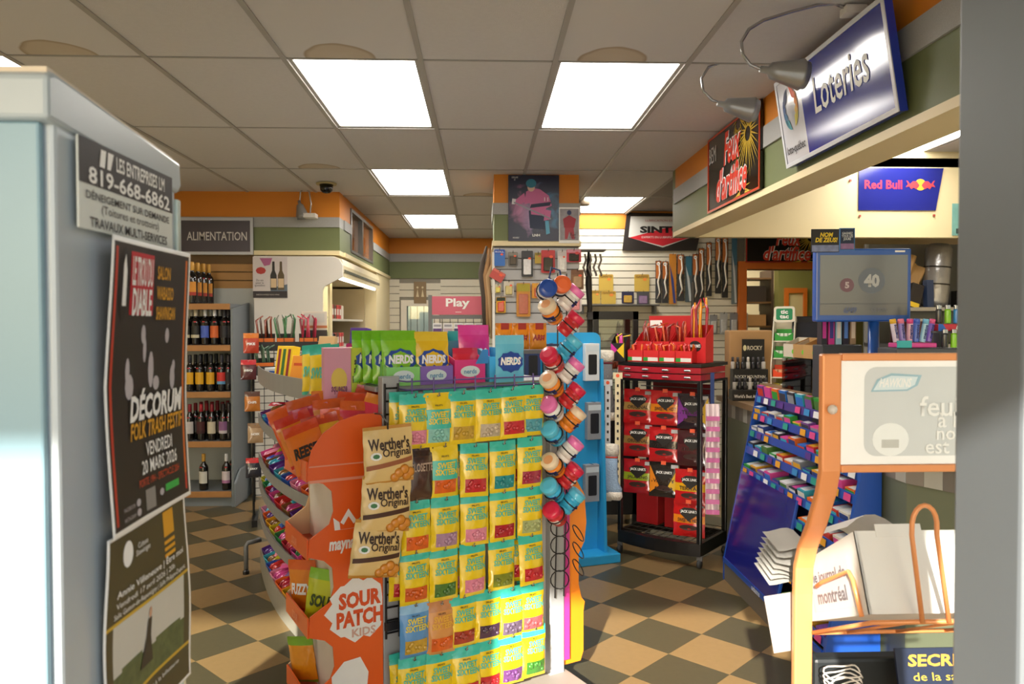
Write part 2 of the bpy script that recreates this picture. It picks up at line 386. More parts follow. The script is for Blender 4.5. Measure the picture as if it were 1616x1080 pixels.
# ============================================================ FOREGROUND: CABINET WITH POSTERS
wall('wall_rear_far', [(-2.6, -1.45, 10.6, 10.8, 0, 2.75, 3)])
cab = thing('upright_cabinet', 'tall pale blue-white metal cabinet with posters at the left doorway', 'cabinet', (-.553, 1.0, 0))
b = MB(); b.box(-1.1, 0, .012, .40, .08, 1.80); b.build('body', steel('#b4bfc6', .35, .1), cab, bevel=.006)
b = MB(); b.box(-1.1, -.012, 0, .012, .1, 1.785); b.build('front_panel', steel('#7c9caa', .3, .05), cab, bevel=.004)
b = MB(); b.prism([(-.012, 1.785), (.40, 1.76), (.415, 1.775), (.41, 1.816), (.004, 1.848), (-.012, 1.84)], -1.1, .006, 'yz'); b.build('top_cap', steel('#a9b4b8', .3), cab, bevel=.006)
b = MB(); b.prism([(.004, 1.848), (.40, 1.817), (.40, 1.824), (.004, 1.855)], -1.1, -.004, 'yz'); b.build('cap_edging', steel('#d8cbb4', .5), cab)
b = MB(); b.box(-.006, .006, .395, .41, .1, 1.75); b.build('edge_strip', mat('#c6d6cf', .15, 0, 0, 1, .25, 14, .6), cab, bevel=.003)
b = MB(); b.box(-1.08, -.02, .03, .38, 0, .08); b.build('plinth', BLACK, cab)
st = thing('sticker', 'small white and blue sticker on the front of the pale cabinet', 'sticker', (-.553-.095, .999, 1.69))
MB().prism([(-.05, -.012), (.0, -.012), (.006, -.006), (.006, .008), (0, .014), (-.05, .014)], -.0006, 0).build('paper', WHITE, st)
decal(st, rect(-.05, .003, .006, .011), ink('#4b8bd0'), -.0012); decal(st, rect(-.05, -.012, -.006, -.001), ink('#555555'), -.0012)
FX = -.545
# ---- snow-removal sign
sg = plaque('snow_removal_sign', 'black and white snow removal sign with phone number on cabinet side', 'sign', .308, .124, (FX, 1.203, 1.718), R(90), ink('#d7dcd6'), .003)
decal(sg, rect(-.154, .154, -.0, .062), ink('#1a1616'), -.0036)
text('LES ENTREPRISES LM', .17, .022, WHITE, sg, (.035, -.0044, .043), bold=.02); text('819-668-6862', .27, .024, WHITE, sg, (.005, -.0044, .014), bold=.02)
decal(sg, [(-.1, .03), (-.085, .03), (-.08, .055), (-.095, .055)], WHITE, -.0044, 'logo'); decal(sg, [(-.078, .03), (-.068, .03), (-.058, .055), (-.075, .055)], WHITE, -.0044, 'logo')
DK = ink('#1d1c1c')
text('DÉNEIGEMENT SUR DEMANDE', .275, .014, DK, sg, (0, -.0044, -.013), bold=.01); text('(Toitures et trottoirs)', .19, .016, DK, sg, (.0, -.0044, -.032)); text('TRAVAUX MULTI-SERVICES', .255, .014, DK, sg, (0, -.0044, -.051), bold=.01)
def sheet(name, label, w, h, loc, rz, curve, zone, mats, nu=44, nv=60):
    t = thing(name, label, 'poster', loc, rz); b = MB()
    b.grid(lambda u, v: ((u-.5)*w, curve((u-.5)*w, (v-.5)*h), (v-.5)*h), nu, nv, zone)
    o = b.build('paper', mats, t, smooth=True); s = o.modifiers.new('thick', 'SOLIDIFY'); s.thickness = .0006; s.offset = 1
    return t
def c1(x, z): return -.006-.012*(1-math.cos(z*9+.4))*.5-.014*max(0, -x-.03)*abs(math.sin(z*7))*3
def z1(u, v):
    w, h = .3, .437; e = min(u*w, w-u*w, v*h, h-v*h)
    return 0 if e < .007 else 1 if e < .011 else (2 if u < .8 or v < .1 else 3) if e < .018 else 1
ps = sheet('concert_poster', 'black music festival poster with orange border taped to cabinet side', .3, .437, (FX, 1.252, 1.434), R(90), c1, z1, [WHITE, ink('#1f1b18'), ink('#c8391f'), ink('#e2721e')])
YL = ink('#e0a21c'); RD = ink('#c42430')
def c1t(x, z): return c1(x, z)-.003
def pt(s, w, h, m, x, z, **k): text(s, w, h, m, ps, (x, c1t(x, z), z), curve=c1t, **k)
def pdec(T, poly, m, cf, e=.001, name='print'):
    MB().add([(x, cf(x, z)-e, z) for x, z in poly], [tuple(range(len(poly)))]).build(name, m, T)
for k in range(6): pdec(ps, rect(-.085, .0, .105+.016*k, .121+.016*k), RD, c1)
pt('LE TROU DU', .075, .045, WHITE, -.045, .172, bold=.02); pt('DIABLE', .07, .042, WHITE, -.044, .125, bold=.03)
pdec(ps, ell(-.107, .15, .016, .055), ink('#0b0b0b'), c1, .0012); pdec(ps, [(-.113, .118), (-.1, .118), (-.1, .17), (-.106, .195), (-.112, .18)], WHITE, c1, .002)
for i, s in enumerate(('SALON', 'WABASSO', 'SHAWINIGAN')): pt(s, (.05, .065, .075)[i], .022, YL, (.035, .042, .047)[i], .175-.033*i, bold=.02)
pt('DÉCORUM', .2, .05, WHITE, .022, -.035, shear=.2, bold=.04); pt('FOLK TRASH FESTIF', .2, .027, YL, .022, -.075, shear=.2, bold=.02)
pt('VENDREDI', .1, .022, WHITE, .025, -.108, bold=.01); pt('20 MARS 2026', .135, .022, WHITE, .025, -.135, bold=.01); pt('PORTE 19H - SPECTACLE 20H', .155, .012, ink('#d2451f'), .022, -.158)
GH = ink('#b9b3b8')
for x, z, rx, rz in ((-.03, .075, .008, .015), (-.024, .05, .006, .02), (.06, .072, .008, .013), (-.082, .02, .007, .02), (.0, .018, .01, .03), (.085, .0, .01, .022), (-.075, -.005, .014, .02), (.02, -.005, .012, .012), (.09, .02, .006, .01)):
    pdec(ps, ell(x, z, rx, rz, 10), GH, c1, .0011, 'figure')
for x, z in ((-.058, -.185), (-.058, -.2), (.03, -.187)): pdec(ps, ell(x, z, .008, .006, 12), GH, c1, .0011, 'icon')
pdec(ps, rect(-.03, .005, -.205, -.172), ink('#8d8a86'), c1, .0011, 'blank_square'); pdec(ps, rect(.045, .1, -.19, -.178), ink('#39b24a'), c1, .0011, 'tab')
pt('FACEBOOK', .04, .006, GH, -.095, -.185); pt('INSTAGRAM', .04, .006, GH, -.095, -.2)
def c2(x, z): return -.004-.02*max(0, (x+(-z)-.12))*2.2-.004*math.sin(z*18+x*10)
def z2(u, v):
    w, h = .3, .33; e = min(u*w, w-u*w, v*h, h-v*h)
    if e < .008: return 0
    if .08 < u < .92 and .2 < v < .58: return 2 if v > .36-.12*(u-.3)**2+.1*max(0, u-.5) else 3
    if abs(v-.19) < .008 or abs(v-.59) < .006: return 4
    return 1
p3_ = sheet('theatre_poster', 'olive concert poster with woman on a hillside, curling below the black poster', .3, .33, (FX, 1.252, 1.05), R(90), c2, z2, [WHITE, ink('#4a4226'), ink('#c9c7bd'), mat('#56623a', .5, 0, 0, 1, .6, 60), ink('#c9a52a')])
def c2t(x, z): return c2(x, z)-.0025
def p3t(s, w, h, m, x, z, **k): text(s, w, h, m, p3_, (x, c2t(x, z), z), curve=c2t, **k)
for q in (rect(.045, .09, .115, .157), rect(.045, .09, .102, .108), rect(.045, .09, .091, .097), rect(.045, .09, .08, .086)): pdec(p3_, q, YL, c2, .0012, 'ribbon')
p3t('Culture\nShawinigan', .05, .022, WHITE, -.04, .125); pdec(p3_, ell(-.088, .128, .016, .02), WHITE, c2, .0012, 'logo')
p3t('Annie Villeneuve | Être moi', .24, .017, WHITE, .0, .074, bold=.01); p3t('Vendredi 17 avril 2026 | 20h', .2, .012, WHITE, -.02, .056); p3t('Salle Gaston-de-Repentigny | Salle Philippe-Dupont', .25, .011, WHITE, .0, .042)
pdec(p3_, [(-.035, -.075), (.01, -.075), (-.0, -.03), (.0, .0), (-.012, .0), (-.016, -.03)], ink('#2c2620'), c2, .0013, 'figure'); pdec(p3_, ell(-.006, .009, .005, .009, 10), ink('#c79b80'), c2, .0013, 'figure')
p3t('Billets en ligne et à la billetterie', .2, .009, WHITE, 0, -.118); p3t('culture-shawinigan', .13, .009, WHITE, -.03, -.136)
# ============================================================ SIGNS ON THE LOTTERY BULKHEAD
NAVY = mat('#1f2f9a', .12, 0, 0, 1, .05, 3, .6)
lo = plaque('lottery_sign', 'large blue lottery sign with white border tilted on the bulkhead', 'sign', .98, .405, (1.445, 3.098, 2.466), R(-90), mat('#2a3fae', .2), .03, R(9), frame=mat('#d8dbe0', .3), fw=.018)
decal(lo, rect(-.47, -.235, -.184, .184), mat('#dcdde2', .15, 0, 0, 1, .03, 3, .6), -.0305, 'panel'); decal(lo, rect(-.235, .47, -.184, .184), NAVY, -.0305, 'panel')
text('Loteries', .46, .15, WHITE, lo, (.11, -.033, .03), shear=.12, bold=.01); text('loto-québec', .2, .05, DK, lo, (-.355, -.033, -.135), shear=.1, bold=.01)
def crescent(cx, cz, r, t, a0, a1, n=10):
    o = [(cx+r*math.cos(a0+(a1-a0)*i/n), cz+1.25*r*math.sin(a0+(a1-a0)*i/n)) for i in range(n+1)]
    return o+[(cx+(r-t*math.sin(math.pi*i/n))*math.cos(a0+(a1-a0)*i/n), cz+1.25*(r-t*math.sin(math.pi*i/n))*math.sin(a0+(a1-a0)*i/n)) for i in range(n-1, 0, -1)]
for k, (c, a0, a1) in enumerate((('#2a3358', 100, 175), ('#2b4f86', 150, 205), ('#2a6f9a', 180, 235), ('#2b8f9a', 205, 265), ('#d9613f', 10, 85), ('#e08a3a', -15, 40), ('#e0b53a', -45, 10), ('#d9c93a', -70, -15))):
    decal(lo, crescent(-.355, .05, .075+.004*(k % 2), .03, R(a0), R(a1)), ink(c), -.0335, 'emblem')
fw = plaque('fireworks_sign', 'black fireworks sign with red script on the bulkhead beside the lottery sign', 'sign', .93, .47, (1.478, 4.455, 2.475), R(-90), mat('#15120f', .15, 0, 0, 1, .03, 3, .5), .015, frame=mat('#c9431f', .3), fw=.012)
def feux(T, sx, sz, y, dx=0, dz=0):
    rnd = random.Random(3)
    for cx, cz, n, r in ((.28, .1, 26, .26), (.12, .2, 12, .14), (.2, -.2, 14, .2)):
        b = MB()
        for i in range(n):
            a = 2*math.pi*i/n+rnd.random()*.1; p0 = (cx+.04*math.cos(a), cz+.04*math.sin(a)); rr = r*(.6+.4*rnd.random()); p1 = (cx+rr*math.cos(a), cz+rr*math.sin(a)-.05)
            px_, pz_ = -math.sin(a)*.007, math.cos(a)*.007
            pts = [(max(-.45, min(.45, x)), max(-.22, min(.22, z))) for x, z in ((p0[0]-px_, p0[1]-pz_), p1, (p0[0]+px_, p0[1]+pz_))]
            b.add([((x+dx)*sx, y, (z+dz)*sz) for x, z in pts], [(0, 1, 2)])
        b.build('burst', ink('#c9a62c'), T)
    for s, w, h, x, z in (('Feux', .3, .2, .02, .1), ("d'artifice", .55, .2, .0, -.1)):
        text(s, w*sx, h*sz, WHITE, T, (x*sx, y-.001, z*sz), shear=.25, bold=.07, name='lettering_outline'); text(s, w*sx, h*sz, ink('#d63a22'), T, (x*sx, y-.0025, z*sz), shear=.25, bold=.025)
feux(fw, 1, 1, -.017); text('BEM', .14, .1, ink('#b9b4ae'), fw, (-.36, -.018, .12))
def gooseneck(label, pts, Y, hp, base=None):
    P = [at(x, y, Y=Y) for x, y in pts]; t = thing('gooseneck_lamp', label, 'lamp', P[0]); o = P[0]
    MB().tube([p-o for p in P], .0065, 8).build('arm', CHROME, t, smooth=True)
    a, c = at(*hp[0], Y=Y)-o, at(*hp[1], Y=Y)-o; d = c-a; L = d.length; M = Matrix.Translation(a) @ d.to_track_quat('Z', 'Y').to_matrix().to_4x4()
    k = hp[2]
    MB().lathe([(.012*k, -.03), (.014*k, 0), (.03*k, .01*k), (.036*k, L*.25), (.055*k, L*.8), (.058*k, L*.86), (.05*k, L*.9), (.05*k, L), (.04*k, L*.96)], 20, M=M).build('lamp_head', mat('#a9abac', .35, .7, 0, 1, .05), t, smooth=True)
    MB().lathe([(.0, L*.93), (.042*k, L*.955)], 16, M=M).build('bulb', mat('#e8e4da', .3), t)
    if base: MB().box(*base).build('mount', paint('#dcd8d0'), t, bevel=.004)
    return t
gooseneck('nearer curved chrome gooseneck lamp in front of the lottery sign', [(1343, 16), (1318, 6), (1290, 8), (1250, 18), (1205, 32), (1182, 46), (1170, 66), (1172, 86), (1184, 102), (1200, 109), (1212, 111)], 2.83, ((1212, 111), (1272, 119), 1.0), (-.03, .05, -.03, .03, -.02, .012))
gooseneck('farther curved chrome gooseneck lamp in front of the fireworks sign', [(1262, 92), (1240, 79), (1215, 80), (1180, 88), (1140, 98), (1118, 106), (1107, 124), (1110, 144), (1124, 158), (1142, 165)], 3.5, ((1142, 165), (1194, 175), 1.0), (-.03, .05, -.03, .03, -.02, .012))
gooseneck('small gooseneck lamp clamped on the wall strip beside the food sign', [(489, 341), (491, 322), (488, 303), (480, 296), (474, 303), (473, 322)], 6.88, ((473, 322), (478, 345), 1.0), (-.05, .06, -.05, .06, -.02, .02))
# till-side soffit signs
rb = plaque('energy_drink_sign', 'blue energy drink sign with red lettering and two red bulls', 'sign', .68, .33, (3.265, 5.865, 2.575), 0, mat('#232a86', .15, 0, 0, 1, .04, 3, .5), .006, shape=[(-.335, -.165), (.28, -.165), (.34, .165), (-.335, .165)])
text('Red Bull', .3, .07, ink('#cf2b50'), rb, (-.14, -.008, .035), bold=.03)
decal(rb, ell(.155, .035, .045, .045), ink('#f0b43a'), -.008, 'emblem')
for s in (-1, 1):
    decal(rb, [(.155+s*x, z) for x, z in [(.008, .03), (.03, .06), (.06, .062), (.085, .04), (.1, .062), (.115, .068), (.1, .04), (.118, .015), (.09, .022), (.075, .0), (.055, .012), (.035, -.0), (.02, .012)][::s]], ink('#d2404a'), -.0092, 'emblem')
pc = plaque('train_picture', 'small teal photograph of a steam engine on the cream soffit', 'picture', .3, .25, (3.83, 5.865, 2.34), 0, mat('#7fb6ae', .4, 0, 0, 1, .35, 9), .004)
decal(pc, ell(-.02, .0, .075, .085), ink('#3e6f6c'), -.006); decal(pc, ell(-.02, .0, .05, .06), ink('#6fa39c'), -.0068); decal(pc, rect(-.12, .12, -.11, -.07), ink('#2c4440'), -.006)
for x, y in ((1300, 292), (1357, 341), (1474, 340), (1342, 285)):
    p = at(x, y, Y=5.862); tag(MB().box(-.008, .008, -.004, .004, -.008, .008).build('tape_mark', ink('#a8483c'), None, p), 'tiny red mark on the cream soffit at ' + {292: 'its left', 341: 'the left below the blue sign', 340: 'the right below the blue sign', 285: 'the upper left of the blue sign'}[y], 'tape')
b = tag(MB().lathe([(0, 0), (.06, .01), (.07, .05), (.05, .09), (0, .1)], 16).build('ceiling_speaker', mat('#9b8a74', .6), None, at(921, 326, Y=7.4), smooth=True), 'small round brown speaker hanging under the ceiling grid', 'speaker')
dc = thing('dome_camera', 'black dome security camera on the ceiling near the left wall', 'camera', at(515, 279, Y=6.5) * 1)
dc.location.z = CZ-.006
MB().lathe([(.085, -.012), (.085, 0)], 20).build('mount_plate', mat('#b7a877', .6), dc, smooth=False); MB().lathe([(0, -.085), (.03, -.08), (.05, -.06), (.058, -.012)], 20).build('dome', mat('#101012', .1), dc, smooth=True)
sc = thing('wall_camera', 'black security camera on the soffit at the upper right', 'camera', at(1530, 264, Y=5.8)); MB().box(-.04, .06, -.05, .06, -.05, .05).build('housing', BLACK, sc, bevel=.015); MB().lathe([(.02, 0), (.02, .02)], 14, M=Matrix.Translation((0, -.05, 0)) @ Matrix.Rotation(R(90), 4, 'X')).build('lens', mat('#303036', .05), sc)
# wall signs
al = plaque('aisle_sign', 'grey food aisle sign with white frame on the left wall', 'sign', .66, .33, (at(341, 373, Y=6.93).x-.0, 6.935, at(341, 373, Y=6.93).z), 0, mat('#4d474f', .4), .012, frame=paint('#c4c6ca'), fw=.026)
text('ALIMENTATION', .53, .078, ink('#d6d3d0'), al, (.01, -.014, 0), bold=.01)
si = plaque('oil_sign', 'black and red motor oil sign high on the slatted wall', 'sign', .9, .41, (1.96, 8.24, 2.525), 0, mat('#231d1b', .4), .02, shape=[(-.45, -.205), (.36, -.205), (.45, .195), (-.4, .205)])
decal(si, [(-.385, -.06), (-.36, .165), (.4, .165), (.36, -.04), (-.01, -.17)], ink('#c7c6c0'), -.022); decal(si, [(-.375, -.065), (.25, .1), (.37, .1), (.33, -.05), (-.01, -.155)], ink('#c01f2c'), -.0235)
text('SINTO', .48, .075, ink('#191413'), si, (-.02, -.026, .022), bold=.05); text('LUBRICATION EXPERTS', .4, .022, ink('#a8433c'), si, (-.0, -.026, .12)); text('EXPERTS EN LUBRIFICATION', .44, .022, ink('#e6d8d4'), si, (-.02, -.026, -.06))
f2 = plaque('fireworks_sign', 'second fireworks sign hung above the orange doorway', 'sign', .9, .36, (3.3, 8.19, 2.37), 0, mat('#15120f', .2), .012, frame=mat('#a82a1c', .3), fw=.012); feux(f2, .95, .8, -.017)
# column posters
def smoke():
    m = bpy.data.materials.new('hockey_poster_print'); m.use_nodes = True; n, l = m.node_tree.nodes, m.node_tree.links; b = n['Principled BSDF']; b.inputs['Roughness'].default_value = .35
    tc = n.new('ShaderNodeTexCoord'); nz = n.new('ShaderNodeTexNoise'); nz.inputs['Scale'].default_value = 7; nz.inputs['Detail'].default_value = 5; nz.inputs['Distortion'].default_value = 1; l.new(tc.outputs['Object'], nz.inputs['Vector'])
    sp = n.new('ShaderNodeSeparateXYZ'); l.new(tc.outputs['Object'], sp.inputs[0])
    mr = n.new('ShaderNodeMapRange'); mr.inputs[1].default_value = -.12; mr.inputs[2].default_value = .12; l.new(sp.outputs[0], mr.inputs[0])
    c = n.new('ShaderNodeMix'); c.data_type = 'RGBA'; c.inputs[6].default_value = lin('#c77aa8')+(1,); c.inputs[7].default_value = lin('#3f93c4')+(1,); l.new(mr.outputs[0], c.inputs[0])
    ln = n.new('ShaderNodeVectorMath'); ln.operation = 'LENGTH'; l.new(tc.outputs['Object'], ln.inputs[0])
    s = n.new('ShaderNodeMath'); s.operation = 'MULTIPLY_ADD'; s.inputs[1].default_value = -1.9; l.new(ln.outputs['Value'], s.inputs[0]); l.new(nz.outputs['Fac'], s.inputs[2])
    r = n.new('ShaderNodeMapRange'); r.inputs[1].default_value = .12; r.inputs[2].default_value = .5; l.new(s.outputs[0], r.inputs[0])
    d = n.new('ShaderNodeMix'); d.data_type = 'RGBA'; d.inputs[6].default_value = lin('#1d2440')+(1,); l.new(r.outputs[0], d.inputs[0]); l.new(c.outputs[2], d.inputs[7]); l.new(d.outputs[2], b.inputs['Base Color']); return m
hp_ = plaque('hockey_poster', 'large navy poster of a pink-jerseyed hockey player on the column', 'poster', .405, .525, (at(842, 329, Y=6.09).x, 6.08, at(842, 329, Y=6.09).z), 0, smoke(), .003)
PK = ink('#c76a9c'); TL = ink('#2f7f9c')
for poly, m in (([(-.03, -.16), (.1, -.17), (.14, -.05), (.09, .0), (-.04, -.02)], ink('#1c2a4a')), ([(-.075, .03), (-.06, .13), (-.01, .16), (.05, .15), (.12, .1), (.145, .02), (.1, .0), (.08, -.06), (-.02, -.05), (-.03, .04)], PK),
    ([(-.075, .12), (-.06, .05), (-.13, .02), (-.16, .04), (-.15, .06)], PK), ([(-.175, .03), (-.15, .03), (-.14, .07), (-.17, .075)], ink('#d8d6dc')), ([(.08, -.1), (.13, -.09), (.14, -.02), (.09, -.01)], PK), ([(-.03, .0), (.13, .02), (.14, .05), (-.02, .03)], ink('#1c2a4a')),
    (ell(-.02, .165, .03, .035, 12), ink('#d9b7a6')), (ell(-.02, .195, .042, .035, 14), TL), ([(-.16, .04), (-.155, .05), (.14, -.08), (.135, -.09)], ink('#8b8f9c')), ([(.09, -.1), (.12, -.1), (.13, -.2), (.1, -.21)], ink('#5ea8c9'))):
    decal(hp_, poly, m, -.0038-.0002*len(hp_.children), 'figure')
text('CAROLINE\n22', .05, .03, WHITE, hp_, (-.15, -.0045, .235)); text('11', .03, .03, WHITE, hp_, (.1, -.0065, .07)); text('LNH', .06, .02, WHITE, hp_, (.02, -.0045, -.215), bold=.03); text('HOCKEY', .05, .012, WHITE, hp_, (-.14, -.0045, -.235))
hq = plaque('hockey_photo', 'small white-bordered photo of a hockey player in red beside the navy poster', 'photo', .165, .285, (at(898, 356, Y=6.09).x, 6.08, at(898, 356, Y=6.09).z), 0, WHITE, .003)
decal(hq, rect(-.075, .075, -.12, .13), mat('#8f8a8f', .4, 0, 0, 1, .5, 20), -.0038); decal(hq, [(-.04, -.02), (.04, -.02), (.055, .05), (.0, .08), (-.05, .05)], ink('#a02434'), -.0042, 'figure'); decal(hq, ell(0, .1, .018, .02, 10), ink('#27325e'), -.0042, 'figure'); decal(hq, [(-.035, -.11), (-.015, -.11), (0, -.05), (.02, -.11), (.045, -.11), (.035, -.02), (-.035, -.02)], ink('#a83a46'), -.0042, 'figure'); text('Merci', .05, .05, DK, hq, (.03, -.005, -.08), shear=.4)
# ============================================================ NEWSPAPER RACK
PEACH = mat('#e3955c', .35, .1, .01, 60, .06, 6, .2)
nr = thing('newspaper_rack', 'peach-coated metal newspaper rack with header sign by the doorway', 'rack', (.83, 1.8, 0))
prof = [(0, 1.452), (0, 1.17), (.02, 1.11), (.07, 1.02), (.12, .95), (.145, .89), (.15, .82), (.15, .0)]
def bar(x):
    b = MB(); n = len(prof); vs = []
    for i, (y, z) in enumerate(prof):
        for dx, dy in ((-.02, -.012), (.028, -.012), (.028, .012), (-.02, .012)): vs.append((x+dx, y+dy, z))
    fs = [(i*4+k, (i+1)*4+k, (i+1)*4+(k+1) % 4, i*4+(k+1) % 4) for i in range(n-1) for k in range(4)]+[(0, 1, 2, 3), tuple(range(4*n-1, 4*n-5, -1))]
    return b.add(vs, fs).build('post', PEACH, nr, bevel=.005)
bar(0); bar(.5)
for z_ in (1.435, 1.166): MB().box(.028, .48, -.012, .012, z_, z_+.018).build('header_rail', PEACH, nr, bevel=.003)
hs = MB().box(.028, .48, -.006, .006, 1.185, 1.435).build('header_board', mat('#fbfbf8', .25), nr)
rr = [(.075+.02*(1-math.cos(a)) if 0 else 0, 0) for a in ()]
def rrect(x0, x1, z0, z1, r, n=5):
    o = []
    for cx, cz, a in ((x1-r, z0+r, -90), (x1-r, z1-r, 0), (x0+r, z1-r, 90), (x0+r, z0+r, 180)):
        o += [(cx+r*math.cos(R(a+90*i/n)), cz+r*math.sin(R(a+90*i/n))) for i in range(n+1)]
    return o
decal(hs, rrect(.085, .46, 1.205, 1.42, .03), mat('#d3d6d6', .3, 0, 0, 1, .08, 5), -.0065, 'print')
decal(hs, [(.1, 1.36), (.115, 1.39), (.15, 1.405), (.225, 1.4), (.215, 1.375), (.19, 1.362)], ink('#9fc0cc'), -.0075, 'logo'); decal(hs, [(.106, 1.364), (.12, 1.387), (.15, 1.399), (.215, 1.396), (.208, 1.377), (.188, 1.366)], ink('#d9e6ea'), -.0082, 'logo')
text('HAWKINS', .08, .022, WHITE, hs, (.16, -.009, 1.382), shear=.3, bold=.03)
for s, w, z in (('feuille', .16, 1.325), ('à la', .07, 1.292), ('no 1', .075, 1.26), ('est là !', .13, 1.228)): text(s, w, None, WHITE, hs, (.30, -.009, z), bold=.01)
decal(hs, ell(.15, 1.245, .045, .04), ink('#eef0ee'), -.0075, 'print'); decal(hs, rect(.128, .17, 1.225, 1.245), ink('#c4c4be'), -.0082, 'print')
MB().lathe([(0, 0), (.01, .002), (.012, .01), (.006, .018), (0, .02)], 10, M=Matrix.Translation((.0, -.014, 1.32)) @ Matrix.Rotation(R(90), 4, 'X')).build('tape_wad', mat('#d8cfc6', .5), nr, smooth=True)
def tray(z0, nm):
    y0, y1 = -.16, .14; dz = -.145; o = z0
    w = MB().tube([(.03, y1, o+dz), (.03, y0, o), (.47, y0, o), (.47, y1, o+dz), (.03, y1, o+dz)], .0055, 8); w.build(nm+'_frame', PEACH, nr, smooth=True)
    for xx in (.12, .25, .38):
        MB().tube([(xx, y1, o+dz), (xx, y0, o)], .004, 6).build(nm+'_wire', PEACH, nr, smooth=True)
    MB().tube([(.03, y1-.02, o+dz+.13), (.03, y1-.05, o+dz+.15), (.034, -.04, o+.075), (.035, -.06, o+.06), (.036, -.1, o-.01)], .0055, 8).build(nm+'_side_loop', PEACH, nr, smooth=True)
    for x0 in (.085, .27):
        P = [(x0+.055, y0-.005, o), (x0+.02, y0-.02, o+.2)]
        P += [(x0+.02+.028-.028*math.cos(R(a)), y0-.02, o+.22+.045*math.sin(R(a))) for a in range(10, 180, 20)]
        P += [(x0+.076, y0-.02, o+.2), (x0+.115, y0-.005, o)]
        MB().tube(P, .0055, 8).build(nm+'_loop', PEACH, nr, smooth=True)
tray(.862, 'upper_tray'); tray(.44, 'lower_tray')
np_ = thing('newspaper_box', 'white carton of newspapers with grey title on its end, in the peach rack', 'box', (.87, 1.672, .868), 0, rx=R(-24))
CW = mat('#dddcd8', .6, 0, .05, 20, .03, 8); b = MB(); b.box(0, .44, 0, .006, 0, .185); b.box(0, .44, .33, .336, 0, .15); b.prism([(0, 0), (.336, 0), (.336, .15), (0, .185)], 0, .006, 'yz'); b.prism([(0, 0), (.336, 0), (.336, .15), (0, .185)], .434, .44, 'yz'); b.box(.006, .434, .006, .33, 0, .004); b.build('carton', CW, np_)
for k in range(6):
    MB().box(.01, .43, .01, .325, .01+.022*k, .028+.022*k).build('newspaper', mat('#e4e2dc', .8, 0, .1, 60, .1, 50), np_, (random.uniform(-.004, .004), 0, 0))
MB().box(.05, .16, -.002, .0, .17, .20).build('flap', CW, np_)
t1 = MB().box(-.0015, 0, .06, .29, .02, .135).build('title_label', ink('#d4d3d8'), np_)
for s, w, y, z in (('le journal de', .19, .175, .1), ('montréal', .17, .175, .055)): text(s, w, .036, ink('#77747c'), t1, (-.0025, y, z), rot=(0, 0, R(-90)), bold=.02)
for k in range(1):
    tag(MB().grid(lambda u, v: (.04+u*.2, .1+v*.22, .19+.03*math.sin(u*5+k*2)+.02*v+.006*k-.07*v), 8, 8).build('loose_newspaper', mat('#edecea', .8, 0, .1, 40, .06, 30), None, np_.location+Vector((.0, .05, -.02)), (R(-10), 0, R(2)), smooth=True), ('rumpled white newspaper lying on the newspaper carton', 'second rumpled newspaper sticking out behind the newspaper carton')[k], 'newspaper')
b = MB()
for k in range(7): b.grid(lambda u, v: (-.03+u*.09+.004*k, v*.2, .016*k+.02*math.sin(u*3+k)*u), 5, 2)
tag(b.build('folded_papers', mat('#bdbbb5', .8), None, (.82, 2.06, .80), (0, 0, R(-8)), smooth=True), 'bundle of folded papers sticking out left of the peach rack post', 'papers')
tag(MB().box(-.035, .045, 0, .004, -.075, .075).build('price_card', mat('#a0958f', .6), None, (.80, 2.0, .72), (R(-8), R(-8), 0), bevel=.008), 'blank pale card hanging left of the peach rack post', 'card')
b = MB(); b.tube([(.045*math.cos(R(20*i))*(1+.1*(i % 5)/5), .01*math.sin(i), .02*math.sin(R(20*i))-.012*(i//18)) for i in range(70)], .0022, 5)
tag(b.build('white_cable', mat('#d9d4cc', .5), None, (.92, 1.9, .63), smooth=True), 'loops of thin white cable hanging under the newspaper tray', 'cable')
tag(MB().box(-.14, .14, 0, .05, -.5, .0).build('black_bin_panel', mat('#1c2124', .5), None, (1.03, 2.0, .62), bevel=.01), 'dark panel standing behind the lower part of the peach rack', 'panel')
mg = plaque('magazine', 'dark blue magazine with yellow lettering below the newspaper tray', 'magazine', .26, .18, (1.21, 1.93, .58), 0, ink('#16203a'), .008, R(-15))
text('SECRETS', .2, .03, ink('#d9a03a'), mg, (0, -.0095, .06), shear=.1, bold=.03); text('de la saison', .18, .02, ink('#d9b23a'), mg, (0, -.0095, .02)); text('magazine', .15, .02, ink('#d8d8dc'), mg, (.02, -.0095, -.02))
# ============================================================ CENTRE GONDOLA AND ITS END CAP (turned 28 degrees)
TH = R(28); GO = Vector((-.02, 2.95, 0)); GU = Vector((math.cos(TH), math.sin(TH), 0)); GV = Vector((-math.sin(TH), math.cos(TH), 0))
def G(u, v, z): return GO+GU*u+GV*v+Vector((0, 0, z))
def gface(x, y, v=0.):
    d = RC @ Vector(((x-808)/FPX, 1, -(y-540)/FPX)); o = Vector((0, 0, CAM_H)); t = (GO+GV*v-o).dot(GV)/d.dot(GV); p = o+d*t-GO
    return p.dot(GU), p.z
GREY = steel('#a9abae', .4, .15); GREYD = steel('#6f7072', .45, .15); PURP = mat('#5a4a8e', .35, .2)
gd = thing('gondola', 'grey shop gondola with end cap facing the door, holding candy bags', 'gondola', GO, TH)
for x0, x1 in ((-.393, -.325), (.33, .40)): MB().box(x0, x1, -.005, .04, 0, 1.335).build('upright', GREY, gd, bevel=.004)
MB().box(-.325, .33, .03, .05, .06, 1.27).build('back_panel', mat('#c9c9c6', .5, 0, .02, 60), gd)
MB().box(-.40, .41, .05, .42, 1.275, 1.295).build('top_shelf', GREY, gd, bevel=.003)
MB().box(-.02, .02, .42, 2.27, 0, 1.3).build('spine', GREYD, gd)
